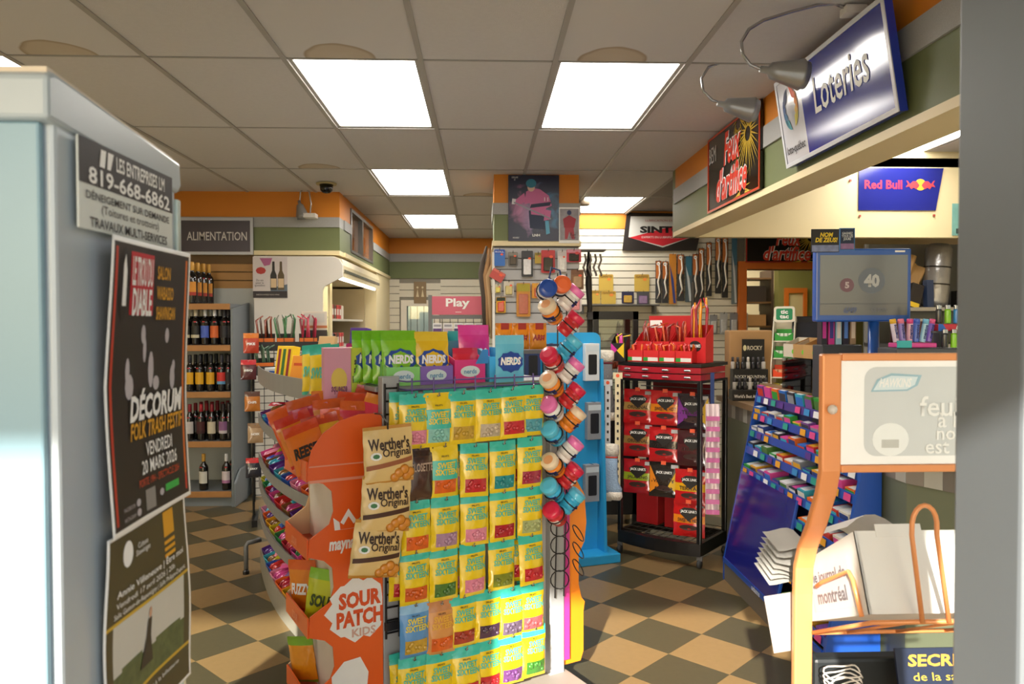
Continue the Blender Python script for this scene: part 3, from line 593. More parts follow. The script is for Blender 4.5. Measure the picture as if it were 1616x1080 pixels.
MB().box(-.40, .41, .05, .42, 0, .12).build('endcap_base', steel('#8d8a84'), gd); MB().box(-.33, .42, -.22, .05, 0, .075).build('base_deck', steel('#a39a90', .5), gd, bevel=.004)
MB().box(-.36, .36, .42, .44, .1, 1.27).build('end_panel', GREY, gd)
def ub(v, e=0): return -.35-.095*math.sin(math.pi*min(1, max(0, (v-.42)/1.85)))-e
VS = [.42+1.85*i/16 for i in range(17)]
def bowshelf(z, t=.02, lip=.035, full=0):
    b = MB(); P = [(-.02, .42)]+[(ub(v)+full, v) for v in VS]+[(-.02, 2.27)]; b.prism(P, z-t, z, 'xy')
    s = b.build('shelf', GREY, gd)
    b = MB(); L = [(ub(v)+full, v) for v in VS]+[(ub(v)+full-.006, v) for v in reversed(VS)]; b.prism(L, z-t-.01, z+lip, 'xy'); b.build('lip', steel('#8b8d90', .35, .3), s)
SH = [1.20, .945, .70, .545, .36]
for i, z in enumerate(SH): bowshelf(z, .015, .07 if i == 0 else .03)
b = MB(); b.prism([(-.02, .42)]+[(ub(v)*.9-.03, v) for v in VS]+[(-.02, 2.27)], 0, .1, 'xy'); b.build('base', steel('#7a7468', .5), gd)
b = MB(); b.prism([(ub(v)*.9-.03, v) for v in VS]+[(ub(v)*.9-.036, v) for v in reversed(VS)], .0, .13, 'xy'); b.build('kick_plate', steel('#8a8478', .5), gd)
b = MB(); b.box(.02, .36, .42, 2.27, 0, .12); b.build('base', steel('#7a7468', .5), gd)
for z in (.4, .7, 1.0, 1.27): MB().box(.02, .34, .44, 2.27, z-.02, z).build('shelf', GREY, gd)
MB().tube([(-.36, 2.2, .2), (-.44, 2.2, .19), (-.45, 2.2, .17), (-.45, 2.2, .03)], .014, 8).build('foot', GREYD, gd, smooth=True); MB().lathe([(.02, .0), (.02, .02), (.008, .03)], 10, (-.45, 2.2, 0)).build('foot_pad', BLACK, gd)
# purple wire guard round the top shelf and plain black clip strip on the left upright
for z in (1.262, 1.288, 1.318): MB().tube([(-.33, .02, z), (-.32, -.06, z), (.30, -.06, z), (.33, .0, z), (.4, .02, z+.01)], .003, 6).build('guard_wire', PURP, gd, smooth=True)
for i in range(8):
    u = -.3+.6*i/7; MB().tube([(u, -.06, 1.235), (u, -.06, 1.33)], .003, 6).build('guard_wire', PURP, gd)
for u in (-.385, -.335): MB().tube([(u, -.012, .38), (u, -.012, 1.31)], .004, 6).build('clip_strip_wire', BLACK, gd)
for i in range(20):
    z = .40+.047*i; MB().tube([(-.385, -.012, z), (-.335, -.012, z)], .0035, 5).build('clip_strip_rung', BLACK, gd)
MB().box(-.39, -.33, -.02, -.006, .41, .44).build('clip_strip_label', mat('#26262a', .3), gd)
# ---- pillow bag
def bulge(w, h, d):
    def f(x, z):
        a = max(0, 1-(2*x/w)**2); s = min(1, max(0, -z/h)); b_ = max(0, math.sin(math.pi*min(1, max(0, (s-.10)/.88)))) if .10 < s < .98 else 0
        return -(.0015+d*(a**.6)*(b_**.5)*(.55+.6*s))
    return f
def pillow(b, w, h, d, zone, nu=10, nv=16):
    f = bulge(w, h, d)
    wav = lambda z: 1+.012*math.sin(z*90)
    b.grid(lambda u, v: ((u-.5)*w*wav(v*h), f((u-.5)*w, -(1-v)*h)-.0015*math.sin(u*17+v*9)*math.sin(v*23), -(1-v)*h), nu, nv, zone)
    b.grid(lambda u, v: ((.5-u)*w*wav(v*h), -f((.5-u)*w, -(1-v)*h)*.7, -(1-v)*h), 6, 8, zone)
    return f
def offs(f, e=.0025):
    def g(x, z): return f(x, z)-e
    return g
TEAL = bag('#3fc4b4'); YEL = bag('#f2d21c'); WTXT = ink('#45bfae')
PROTO = {}
def candy_bag(kind, win, loc, rz, label, group):
    k = (kind, win)
    if k in PROTO: return dup(PROTO[k], loc, (random.uniform(-.09, .02), random.uniform(-.045, .045), rz+random.uniform(-.16, .13)), label, group)
    t = thing('candy_bag', label, 'candy bag', loc, rz, group); w, h, d = .114, .198, .024
    body = {'teal': YEL, 'block': YEL, 'brown': bag('#4a2f26'), 'blue': bag('#5d9ad6'), 'orange': bag('#dd9a55')}[kind]; head = {'teal': TEAL, 'block': YEL, 'brown': bag('#3a241d'), 'blue': bag('#8fc0e8'), 'orange': bag('#c98a5a')}[kind]
    b = MB(); f = pillow(b, w, h, d, lambda u, v: 1 if v > .84 else 0); b.build('film', [body, head], t, smooth=True)
    g = offs(f, .003); g.__name__ = 'g_'+kind+win
    tz = -.075 if kind != 'block' else -.09
    if kind == 'block': MB().grid(lambda u, v: ((u-.5)*.1, f((u-.5)*.1, -.13+v*.07)-.002, -.13+v*.07), 6, 4).build('print_block', TEAL, t, smooth=True)
    wt = {'brown': ink('#b9a18e'), 'orange': ink('#e8b23a'), 'blue': ink('#e6d23a'), 'block': YEL}.get(kind, WTXT)
    text('SWEET\nSIXTEEN' if kind != 'brown' else 'GLOSETTE', .09, .046 if kind != 'brown' else .03, wt, t, (.004, g(.004, tz), tz), shear=.1, bold=.03, curve=g)
    text('FRUITS', .03, .006, DK, t, (0, g(0, -.045), -.045), bold=.02, curve=g, name='small_print')
    MB().tube([(0, .01, -.012), (0, -.012, -.012), (.006, -.016, -.008)], .0018, 5).build('hanger_tip', BLACK, t)
    if kind != 'brown':
        # see-through window with sweets
        sh = random.Random(hash(win) % 99); q = MB(); zc = -.155; ww = .085
        q.grid(lambda u, v: ((u-.5)*ww, f((u-.5)*ww, zc+(v-.5)*.05)-.0018, zc+(v-.5)*.05), 6, 3)
        q.build('window', mat(win, .15, 0, .3, 60, .35, 45, .6), t, smooth=True)
        for i in range(9):
            x, z = sh.uniform(-.034, .034), zc+sh.uniform(-.018, .016)
            MB().lathe([(0, -.004), (.007, -.003), (.009, 0), (.006, .004), (0, .005)], 7, M=Matrix.Translation((x, f(x, z)-.002, z)) @ Matrix.Rotation(R(90), 4, 'X')).build('sweet', mat(win, .2, 0, 0, 1, .4, 30, .5), t, smooth=True)
    PROTO[k] = t
    return t
RED, PNK, GRN, ORG, PUR, MIX, TQ = '#c42a34', '#e88aa4', '#3d7a2e', '#e0641f', '#6d3f7a', '#c8a23a', '#1f8f96'
ROWS = [
 ('top', [(653, 622, 'teal', PNK), (690, 620, 'block', '#8ccac0'), (729, 617, 'teal', MIX), (771, 614, 'teal', '#c9b8a0'), (806, 611, 'teal', RED), (838, 608, 'teal', '#58a0b0')]),
 ('second', [(661, 704, 'brown', ''), (700, 700, 'block', ORG), (748, 700, 'teal', RED), (793, 696, 'teal', TQ), (836, 690, 'teal', '#a8324a')]),
 ('third', [(655, 788, 'teal', ORG), (702, 784, 'teal', '#b08aa8'), (748, 778, 'teal', PNK), (793, 773, 'teal', '#b01f2e'), (836, 767, 'teal', '#a7b27a')]),
 ('fourth', [(654, 868, 'teal', '#d8601f'), (700, 863, 'teal', '#4a7a34'), (745, 857, 'teal', PNK), (791, 850, 'teal', '#7f8a2c'), (836, 842, 'teal', RED)]),
 ('fifth', [(654, 951, 'blue', MIX), (695, 948, 'orange', ORG), (730, 938, 'teal', '#a83a2a'), (770, 930, 'teal', '#4e3550'), (806, 926, 'teal', '#6a5a70'), (838, 919, 'teal', '#d05a60')]),
 ('bottom', [(652, 1036, 'teal', ORG), (694, 1028, 'teal', GRN), (734, 1020, 'teal', RED), (770, 1010, 'teal', '#b8202c'), (806, 1000, 'teal', PUR), (842, 988, 'teal', GRN)])]
WN = {RED: 'red', PNK: 'pink', GRN: 'green', ORG: 'orange', PUR: 'purple', MIX: 'golden', TQ: 'turquoise'}
for rn, row in ROWS:
    for i, (px, py, kind, win) in enumerate(row):
        u, z = gface(px, py, -.075)
        kd = {'teal': 'yellow candy bag with teal top', 'block': 'yellow candy bag with teal centre block', 'brown': 'dark brown chocolate candy bag', 'blue': 'blue and yellow candy bag', 'orange': 'tan-orange candy bag'}[kind]
        candy_bag(kind, win, G(u, -.075, z), TH, '%s, %s in the %s row' % (kd, ORD[i], rn), 'candy bags on the end cap')
        MB().tube([(u, .03, z-.008), (u, -.09, z-.01), (u, -.095, z+.004)], .0025, 5).build('peg_hook', CHROME, gd)
        if (i+len(rn)) % 2 == 0 or rn in ('top', 'bottom'):
            candy_bag('teal', (RED, ORG, PNK, GRN)[i % 4], G(u+.02*(1 if i % 2 else -1), -.03, z+.006), TH, 'yellow candy bag half hidden behind the %s bag of the %s row' % (ORD[i], rn), 'candy bags on the end cap')
# ---- caramel bags on the clip strip
CRM = bag('#e6c684', .3); GLD = bag('#c98f3c', .3)
def caramel(i, px, py, roll):
    u, z = gface(px, py, -.13); w, h = .178, .2
    t = thing('caramel_bag', '%s cream and gold caramel candy bag on the clip strip' % ('topmost', 'middle', 'lowest')[i], 'candy bag', G(u, -.13, z), TH, 'caramel bags on the clip strip', ry=roll)
    b = MB(); f = pillow(b, w, h, .022, lambda u, v: 1 if v < .07 or v > .94 else 0, 14, 18); b.build('film', [CRM, GLD], t, smooth=True)
    g = offs(f, .003); g.__name__ = 'car'; BR = ink('#3a2416')
    text("Werther's", .15, .042, BR, t, (0, g(0, -.06), -.06), bold=.03, curve=g); text('Original', .105, .036, BR, t, (.025, g(.02, -.092), -.095), bold=.02, curve=g)
    MB().grid(lambda u, v: ((u-.5)*w*.94, f((u-.5)*w*.94, -.13+.02*(u-.5)+(v-.5)*.016)-.002, -.13+.02*(u-.5)+(v-.5)*.016), 10, 1).build('ribbon', ink('#9c5a34' if i == 0 else '#4a2a1a'), t, smooth=True)
    for k, (x, z_) in enumerate(((.05, -.155), (.072, -.168), (.03, -.165), (.06, -.178), (.015, -.178))):
        MB().lathe([(0, -.004), (.016, -.003), (.018, .0), (.01, .005), (0, .006)], 12, M=Matrix.Translation((x, f(x, z_)-.003, z_)) @ Matrix.Rotation(R(90), 4, 'X')).build('caramel_print', mat('#d98c2c', .25, 0, 0, 1, .2, 20, .4), t, smooth=True)
    pdec(t, ell(-.05, -.1, .02, .014, 10), WHITE, f, .003, 'emblem'); pdec(t, ell(-.05, -.1, .012, .008, 8), ink('#3f7a4a'), f, .004, 'emblem')
    MB().tube([(.0, .115, .03), (0, .06, .034), (0, -.004, .01), (0, -.006, -.012)], .003, 6).build('clip', BLACK, t)
for i, a in enumerate(((611, 672, R(-2)), (611, 750, R(3)), (600, 820, R(8)))): caramel(i, *a)
# ---- orange cardboard wing on the left
WO = mat('#f0631c', .35, 0, .02, 60, .04, 5, .25); WI = mat('#e9e4dc', .6, 0, .02, 60); WC = mat('#dcb98c', .6)
ww_ = thing('candy_wing', 'tall orange cardboard candy display wing on the left of the end cap', 'display', GO, TH)
PR = [(-.395, .05), (-.395, 1.205), (-.48, 1.205), (-.55, 1.185), (-.61, 1.145), (-.65, 1.09), (-.665, 1.03), (-.665, .985), (-.61, .97), (-.58, .94), (-.575, .87), (-.59, .825), (-.66, .78), (-.665, .72), (-.61, .70), (-.58, .67), (-.575, .6), (-.59, .55), (-.66, .51), (-.665, .44), (-.61, .42), (-.58, .39), (-.575, .32), (-.59, .28), (-.66, .23), (-.665, .05)]
PR = PR[::-1]
MB().prism(PR, -.006, 0).build('near_panel', WO, ww_)
MB().prism(PR, .30, .306).build('far_panel', WC, ww_); MB().box(-.575, -.57, .002, .298, .05, .95).build('inner_panel', WI, ww_); MB().box(-.405, -.398, 0, .3, .05, 1.2).build('inner_panel', WI, ww_)
for z in (.99, .72, .445, .17):
    MB().box(-.66, -.4, .0, .3, z-.006, z).build('tray_floor', mat('#c9562a', .5), ww_)
    MB().box(-.668, -.662, .0, .3, z-.01, z+.06).build('tray_lip', WO, ww_)
    text('SOUR', .07, .03, mat('#f6a27c', .5), ww_, (-.671, .16, z+.02), rot=(0, 0, R(-90)), shear=.2, bold=.02)
def wt(s, px, py, wpx, h, m, y=-.0075, **k):
    u, z = gface(px, py); text(s, wpx*.0026, h, m, ww_, (u, y, z), **k)
wt('maynards', 549, 858, 54, .06, WHITE, shear=.15, bold=.04)
u, z = gface(549, 826); cr = [(-.05, -.02), (.05, -.02), (.055, .03), (.03, .008), (.0, .06), (-.03, .008), (-.055, .03)]; MB().add([(u+x, -.0075, z+q*.9) for x, q in cr], [tuple(range(7))]).build('crown', WHITE, ww_); MB().add([(u+x*.6, -.0085, z-.006+q*.55) for x, q in cr], [tuple(range(7))]).build('crown', WO, ww_)
u, z = gface(565, 960); rnd = random.Random(5)
blob = [(u+(.1+.025*(i % 2))*math.cos(2*math.pi*i/22), z+(.1+.02*((i+1) % 2))*math.sin(2*math.pi*i/22)) for i in range(22)]
MB().add([(min(x, -.398), -.0075, q) for x, q in blob], [tuple(range(22))]).build('splash', WHITE, ww_)
OT = ink('#e0541c')
wt('SOUR', 567, 944, 60, .06, OT, -.009, bold=.05); wt('PATCH', 567, 973, 66, .06, OT, -.009, bold=.05); wt('KIDS', 573, 995, 34, .03, ink('#d9b0a0'), -.009, bold=.03)
u, z = gface(555, 1065); MB().add([(u+x, -.0075, z+q) for x, q in [(-.07, -.1), (.05, -.1), (.06, 0), (.03, .06), (-.03, .055), (-.075, .01)]], [tuple(range(6))]).build('splash', WHITE, ww_)
for s in (0, 1): MB().box(-.66, -.41, -.0075, -.0065, .975+.055*s, .985+.05*s).build('tape_strip', mat('#f5a084', .15, 0, 0, 1, .1, 4, .5), ww_)
def stand_bag(c1_, c2_, w, h, loc, rz, label, group, cat='candy bag', lean=0., txt=None, tcol=None, roll=0, name='candy_bag', logo=None, dd=.02):
    t = thing(name, label, cat, loc, rz, group, lean, roll); b = MB(); f = pillow(b, w, h, dd, lambda u, v: 1 if v > .8 or v < .05 else 0)
    o = b.build('film', [bag(c1_), bag(c2_)], t, (0, 0, h), smooth=True)
    g = offs(f, .0035); g.__name__ = 'sb'+label[:18]
    if logo:
        MB().add([(x*w, f(x*w, (z-.45)*h-.12*h)-.0025, (z-.45)*h-.12*h+.0) for x, z in [(.42*math.cos(2*math.pi*i/20)*(1+.1*(i % 2)), .2*math.sin(2*math.pi*i/20)*(1+.15*(i % 2))) for i in range(20)]], [tuple(range(20))]).build('logo', ink(logo), o)
    if txt:
        x = text(txt, w*.72, h*(.17 if logo else .22), ink(tcol), o, (0, g(0, -h*.55), -h*.55), shear=.15, bold=.05, curve=g)
    return t
TOPC = [('#f07a1c', '#e0491c', '#2a1a10'), ('#e8b41c', '#c8401c', '#2a1a10'), ('#f0641c', '#f0641c', '#f5e8d0'), ('#d8324a', '#e0641c', '#f5e0d0'), ('#e83a5a', '#f0902c', '#ffe9d0'), ('#f08a1c', '#d8321c', '#3a1a10'), ('#e02a44', '#c81f3a', '#ffd9d0'), ('#f09a3a', '#e8641c', '#3a1a10')]
for i in range(15):
    a, b_, c = TOPC[i % 8]; u = -.62+.2*(i % 5)/4; v = .05+.085*(i//5)
    stand_bag(a, b_, .13, .19, G(u, v, .997+.02*(i % 5)+.025*(i//5)), TH+R(-30+10*(i % 4)), '%s candy bag in the top orange tray, %s line' % ({0: 'leftmost', 1: 'second', 2: 'middle', 3: 'fourth', 4: 'rightmost'}[i % 5], ('front', 'middle', 'back')[i//5]), 'candy bags in the orange wing', lean=R(-12), txt=('REESE', 'SOUR', 'SWEET')[i % 3], tcol=c, roll=R(-22+9*(i % 5)))
stand_bag('#d8487a', '#e890a8', .13, .19, G(-.52, .1, .725), TH-R(40), 'pink candy bag in the second tray of the orange wing', 'candy bags in the orange wing', txt='FUZZY', tcol='#ffffff', roll=R(14))
stand_bag('#c9cf1f', '#8fc42a', .13, .2, G(-.60, .07, .45), TH-R(35), 'front lime sour candy bag in the third orange tray', 'candy bags in the orange wing', txt='SOUR', tcol='#3a4a14', roll=R(8))
stand_bag('#b8c81f', '#6fb42a', .13, .2, G(-.53, .12, .45), TH-R(35), 'rear lime sour candy bag in the third orange tray', 'candy bags in the orange wing', txt='PATCH', tcol='#2f7ad0', roll=R(4))
stand_bag('#ee8a1c', '#e8641c', .13, .19, G(-.61, .23, .45), TH-R(55), 'orange candy bag at the far end of the third orange tray', 'candy bags in the orange wing', txt='FUZZY', tcol='#ffffff', roll=R(-6))
stand_bag('#ee9a1c', '#7fb42a', .12, .17, G(-.61, .24, .175), TH-R(55), 'small orange and green candy bag in the lowest orange tray', 'candy bags in the orange wing', roll=R(-10))
# ---- right wing
wr_ = thing('candy_wing', 'narrow orange and magenta cardboard wing on the right of the end cap', 'display', GO, TH)
MB().prism([(.41, .09), (.5, .09), (.515, .13), (.515, .3), (.522, .34), (.505, .36), (.49, .42), (.49, .55), (.52, .6), (.53, .68), (.52, .8), (.47, .88), (.41, .92)], .02, .026).build('near_panel', mat('#f28a1c', .35, 0, .02, 60, .04, 5, .25), wr_)
MB().box(.404, .43, .0, .01, .12, .88).build('trim_strip', mat('#c83a8e', .4), wr_); MB().box(.404, .409, .02, .3, .1, .8).build('inner_panel', WI, wr_); MB().prism([(.41, .09), (.475, .09), (.485, .3), (.47, .42), (.5, .66), (.41, .8)], .3, .306).build('far_panel', mat('#f28a1c', .35), wr_)
for z in (.12, .34, .6): MB().box(.41, .485, .026, .3, z-.006, z).build('tray_floor', mat('#d8641c', .5), wr_)
# ---- boxes and bags on the top shelf
def nbox(px, py, w, h, c, name, label, v=.03, d=.24, rise=.09):
    u, z = gface(px, py, v); t = thing('display_box', label, 'box', G(u, v, 1.296), TH, 'display boxes on the end cap top')
    m = card(c); MB().box(-w/2, w/2, 0, .003, 0, h).build('front', m, t); MB().box(-w/2, w/2, d-.003, d, 0, h+rise).build('back', m, t); MB().box(-w/2, w/2, .003, d-.003, 0, .003).build('floor', m, t)
    for x in (-w/2, w/2-.003): MB().prism([(.003, .003), (d-.003, .003), (d-.003, h+rise), (.1, h+.03), (.003, h)], x, x+.003, 'yz').build('side', m, t)
    decal(t, ell(0, h*.5, .042, .022), ink('#dcebf2'), -.001, 'logo'); text('nerds', .055, .018, ink('#6aa0c8'), t, (0, -.002, h*.5), bold=.03)
    return u
u1 = nbox(637, 580, .135, .07, '#8fdc7a', 'g', 'light green open candy display box on top of the end cap')
u2 = nbox(689, 580, .138, .07, '#8a68c4', 'p', 'purple open candy display box on top of the end cap')
u3 = nbox(742, 570, .133, .09, '#e63a8a', 'k', 'hot pink torn candy display box on top of the end cap', rise=.04)
u4 = nbox(796, 560, .135, .10, '#58bce6', 'b', 'sky blue candy display box at the right of the end cap top', rise=.03)
for k in range(4): stand_bag('#8fd42a', '#7cc824', .14, .2, G(u1+.0-.022*k, .06+.045*k, 1.302), TH, 'lime green candy bag, %s in the light green box' % ('front', 'second', 'third', 'rearmost')[k], 'bags in the candy display boxes', lean=R(-7), txt='NERDS', tcol='#ffffff', logo='#1f4aa8')
for k in range(4): stand_bag('#f2c824', '#f2cf3a', .14, .195, G(u2-.0-.02*k, .06+.045*k, 1.302), TH, 'yellow candy bag, %s in the purple box' % ('front', 'second', 'third', 'rearmost')[k], 'bags in the candy display boxes', lean=R(-7), txt='NERDS', tcol='#ffffff', logo='#1f4aa8')
stand_bag('#e02a44', '#d8284a', .11, .13, G(u3, .06, 1.302), TH, 'red candy bag in the hot pink torn box', 'bags in the candy display boxes', lean=R(-7)); stand_bag('#e83a9a', '#f04aa8', .14, .22, G(u3+.09, .16, 1.302), TH, 'tall magenta candy bag behind the pink and blue boxes', 'bags in the candy display boxes', lean=R(-5), txt='NERDS', tcol='#ffffff')
t = thing('cardboard_flap', 'torn blue cardboard flap on the hot pink box', 'flap', G(u3+.03, .02, 1.37), TH); MB().prism([(-.01, 0), (.045, 0), (.045, .055), (.02, .055)], 0, .003).build('flap', card('#3a8ad0'), t)
stand_bag('#6acaf0', '#7ad4f4', .128, .185, G(u4, -.012, 1.296), TH, 'sky blue candy bag standing in front of the blue box', 'bags in the candy display boxes', txt='NERDS', tcol='#ffffff', logo='#1f4aa8', dd=.008)
t = thing('open_box', 'teal open carton behind the pink box on the end cap top', 'box', G(u3-.02, .25, 1.296), TH); m = card('#3fb4bc')
for a in ((-.08, .08, 0, .003, 0, .16), (-.08, .08, .1, .103, 0, .19), (-.08, -.077, .003, .1, 0, .16), (.077, .08, .003, .1, 0, .2)): MB().box(*a).build('wall', m, t)
# pet treats standing behind
for i, (px, py) in enumerate(((795, 528), (822, 528), (849, 530))):
    p = at(px, py, Y=3.75); t = stand_bag('#e8921f', '#e08a1a', .085, .13, Vector((p.x, p.y, 1.40)), R(10), 'orange treat bag, %s of three behind the blue candy box' % ('left', 'middle', 'right')[i], 'orange treat bags', cat='bag', txt='ARM', tcol='#a82a1c')
    MB().box(-.02, .02, -.03, -.028, .098, .13).build('red_tag', ink('#b8301f'), t)
tb_ = thing('wire_shelf', 'small wire shelf carrying the orange treat bags behind the end cap', 'shelf', (at(822, 530, Y=3.75).x, 3.75, 0), R(10))
MB().box(-.16, .16, -.06, .08, 1.38, 1.398).build('deck', GREYD, tb_); MB().box(-.15, -.13, .04, .06, 0, 1.38).build('leg', GREYD, tb_); MB().box(.13, .15, .04, .06, 0, 1.38).build('leg', GREYD, tb_)
# slush box
u, z = gface(592, 600, .1); sb = thing('candy_carton', 'pink and yellow slush candy carton standing above the orange wing', 'carton', G(-.44, .2, 1.215), TH-R(10))
b = MB(); b.box(-.10, .0, 0, .09, 0, .22); b.build('pink_side', card('#e6a0b8'), sb); MB().box(.001, .055, 0, .09, 0, .22).build('yellow_side', card('#c9d42a'), sb); text('sour\nslush\npuppie', .045, .09, DK, sb, (.028, -.002, .13), bold=.04)
decal(sb, ell(-.045, .1, .03, .045, 14), ink('#f0d05a'), -.0015, 'splash'); text('squeeze', .06, .03, ink('#8a4a6a'), sb, (-.045, -.0025, .06), shear=.2, bold=.03)
MB().box(-.16, .12, -.05, .12, 1.19, 1.21).build('ledge', GREY, sb, (0, 0, -1.215))
# ---- top tray goods of the left run
def stdbox(c, w, d, h, loc, rz, label, lean=0, faces=(), name='candy_box', roll=0):
    t = thing(name, label, 'box', loc, rz, None, lean, roll); MB().box(-w/2, w/2, 0, d, 0, h).build('carton', card(c), t, bevel=.002)
    for (x0, x1, z0, z1, cc) in faces: decal(t, rect(x0*w, x1*w, z0*h, z1*h), ink(cc), -.001)
    return t
for k in range(2): stand_bag('#f0cf1c', '#35b8a8', .15, .23, G(-.39, .72+.13*k, 1.205), TH-R(48), 'yellow and teal candy bag standing on the gondola top shelf, %s one' % ('nearer', 'farther')[k], 'stand-up bags on the gondola', txt='SWEET', tcol='#5ac4b0', roll=R(-5), lean=R(-8), dd=.035)
for k in range(3): stand_bag('#d8247e' if k else '#e8b81c', '#c81f7a', .15, .23, G(-.30+.035*k, .5+.1*k, 1.205), TH-R(30), 'magenta-topped candy bag beside the slush carton, %s in its line' % ORD[k], 'stand-up bags on the gondola', txt='SWEET', tcol='#5ac4b0', roll=R(4))
lq = stdbox('#f0c824', .12, .05, .21, G(-.41, 1.45, 1.205), TH-R(62), 'yellow window box of licorice sticks on the gondola top tray', R(-10), ((-.38, -.22, .2, .92, '#8a1f2a'), (-.1, .08, .2, .92, '#2f6a2a'), (.22, .38, .2, .92, '#8a1f2a'), (-.4, .4, .03, .16, '#d82a4a')))
stdbox('#f09a2c', .11, .06, .17, G(-.41, 1.15, 1.205), TH-R(60), 'tapered orange candy box on the gondola top tray', R(-14), ((-.35, .35, .7, .78, '#d8501c'), (-.4, .4, .0, .3, '#e8705a')))
stdbox('#c9cdd6', .12, .1, .08, G(-.40, 1.68, 1.205), TH-R(60), 'low grey-white box with blue emblem on the gondola top tray', 0, ((-.2, .2, .3, .8, '#2a5ab0'),)); stdbox('#e8d6c0', .11, .08, .07, G(-.33, 1.3, 1.24), TH-R(50), 'plain cream box behind the licorice box', R(-10)); stdbox('#5a3a98', .09, .05, .2, G(-.17, .95, 1.31), TH-R(50), 'purple carton standing high at the back of the gondola', R(-8)); stdbox('#c0a070', .1, .03, .19, G(-.22, 1.35, 1.28), TH-R(50), 'curved brown card standing behind the orange box', R(-16), name='card_stand')
# ---- trays of bars on the bowed shelves
BC = ['#c92a2a', '#e0a01f', '#5a2f86', '#2f8a4a', '#2a5ac0', '#d84a9a', '#e8641f', '#8a5a2a', '#c8c02a', '#3aa8c8', '#b81f3a', '#e890b0']
bar_me = {}
def barmesh(c):
    if c not in bar_me:
        b = MB(); b.grid(lambda u, v: (-.075+u*.15, -.017+v*.034, .022*(1-(2*v-1)**2)**.6*(1 if .1 < u < .9 else .15)+.001*math.sin(u*40)), 8, 5); b.grid(lambda u, v: (-.075+u*.15, .017-v*.034, 0), 1, 1); bar_me[c] = b.mesh('candy_bar', bag(c, .5), True)
    return bar_me[c]
tb = MB(); tb.box(-.085, .085, -.075, .075, 0, .003); tb.box(-.085, -.082, -.075, .075, .003, .035); tb.box(.082, .085, -.075, .075, .003, .06); tb.box(-.082, .082, -.075, -.072, .003, .04); tb.box(-.082, .082, .072, .075, .003, .04)
traym = {}
SN = ['top', 'second', 'third', 'fourth', 'fifth']
rnd = random.Random(21)
for si_, z in enumerate(SH+[.105]):
    if si_ == 0: continue
    for k in range(8):
        v = .98+.162*k; u = ub(v)+.105; c = BC[(k*5+si_*3) % 12]
        if c not in traym: traym[c] = tb.mesh('candy_tray', card(c))
        sn = 'the gondola base deck' if si_ == 5 else 'the %s gondola shelf' % SN[si_]
        tl = R(-16)
        o = tag(link('candy_tray', traym[c], None, G(u, v, z+.028), (0, tl*-1*-1, TH)), '%s open candy tray from the near end on %s' % (ORD[k], sn), 'tray', 'candy trays on the gondola')
        M = o.rotation_euler.to_matrix()
        cc = BC[(k*7+si_*5) % 12]
        for q in range(4):
            b = tag(link('candy_bar', barmesh(cc), None, o.location+M @ Vector((.0+rnd.uniform(-.008, .008), -.052+.035*q, .006+rnd.uniform(0, .006))), (rnd.uniform(-.05, .05), tl+rnd.uniform(-.05, .05), TH+rnd.uniform(-.03, .03))), '%s candy bar in the %s tray on %s' % (ORD[q], ORD[k], sn), 'candy bar', 'bars in the %s tray on %s' % (ORD[k], sn))
        b = tag(link('candy_bar', barmesh(BC[(k*3+si_) % 12]), None, o.location+M @ Vector((.03, .0, .05)), (rnd.uniform(-.5, .5), tl+rnd.uniform(-.2, .3), TH+rnd.uniform(-.9, .9))), 'loose candy bar across the %s tray on %s' % (ORD[k], sn), 'candy bar', 'loose bars on the gondola')
# ---- gum jar spinner strip on the right upright
JC = {'d': ('#e8e0d8', '#f0703a', 'orange-lidded'), 'o': ('#f08a2a', '#f0dcc0', 'orange'), 'p': ('#f0eef0', '#ee7ac0', 'pink'), 'r': ('#c8282f', '#d81f4a', 'red'), 'b': ('#35aede', '#58c4ea', 'sky blue'), 'n': ('#e6e8ee', '#1f4aa8', 'navy')}
JARS = [(862, 459, 'n', 'F'), (884, 453, 'd', 'F'), (900, 470, 'p', 'R'), (869, 492, 'o', 'L'), (900, 512, 'r', 'R'), (897, 549, 'b', 'R'), (872, 569, 'r', 'L'), (900, 585, 'p', 'R'), (871, 607, 'o', 'L'), (902, 625, 'r', 'R'), (871, 646, 'p', 'L'), (903, 662, 'o', 'R'), (873, 685, 'b', 'L'), (899, 710, 'p', 'R'), (873, 735, 'o', 'L'), (899, 751, 'r', 'R'), (872, 774, 'b', 'L'), (901, 791, 'b', 'R'), (876, 812, 'r', 'L')]
jr = thing('jar_rack', 'tall black wire clip rack of gum jars hung on the right upright', 'rack', G(.365, -.04, .55), TH)
for x in (-.022, .022): MB().tube([(x, .02, -.15), (x, .0, .3), (x, .0, 1.18)], .003, 6).build('rail', BLACK, jr)
jm = {}; cnt = {'L': 0, 'R': 0, 'F': 0}
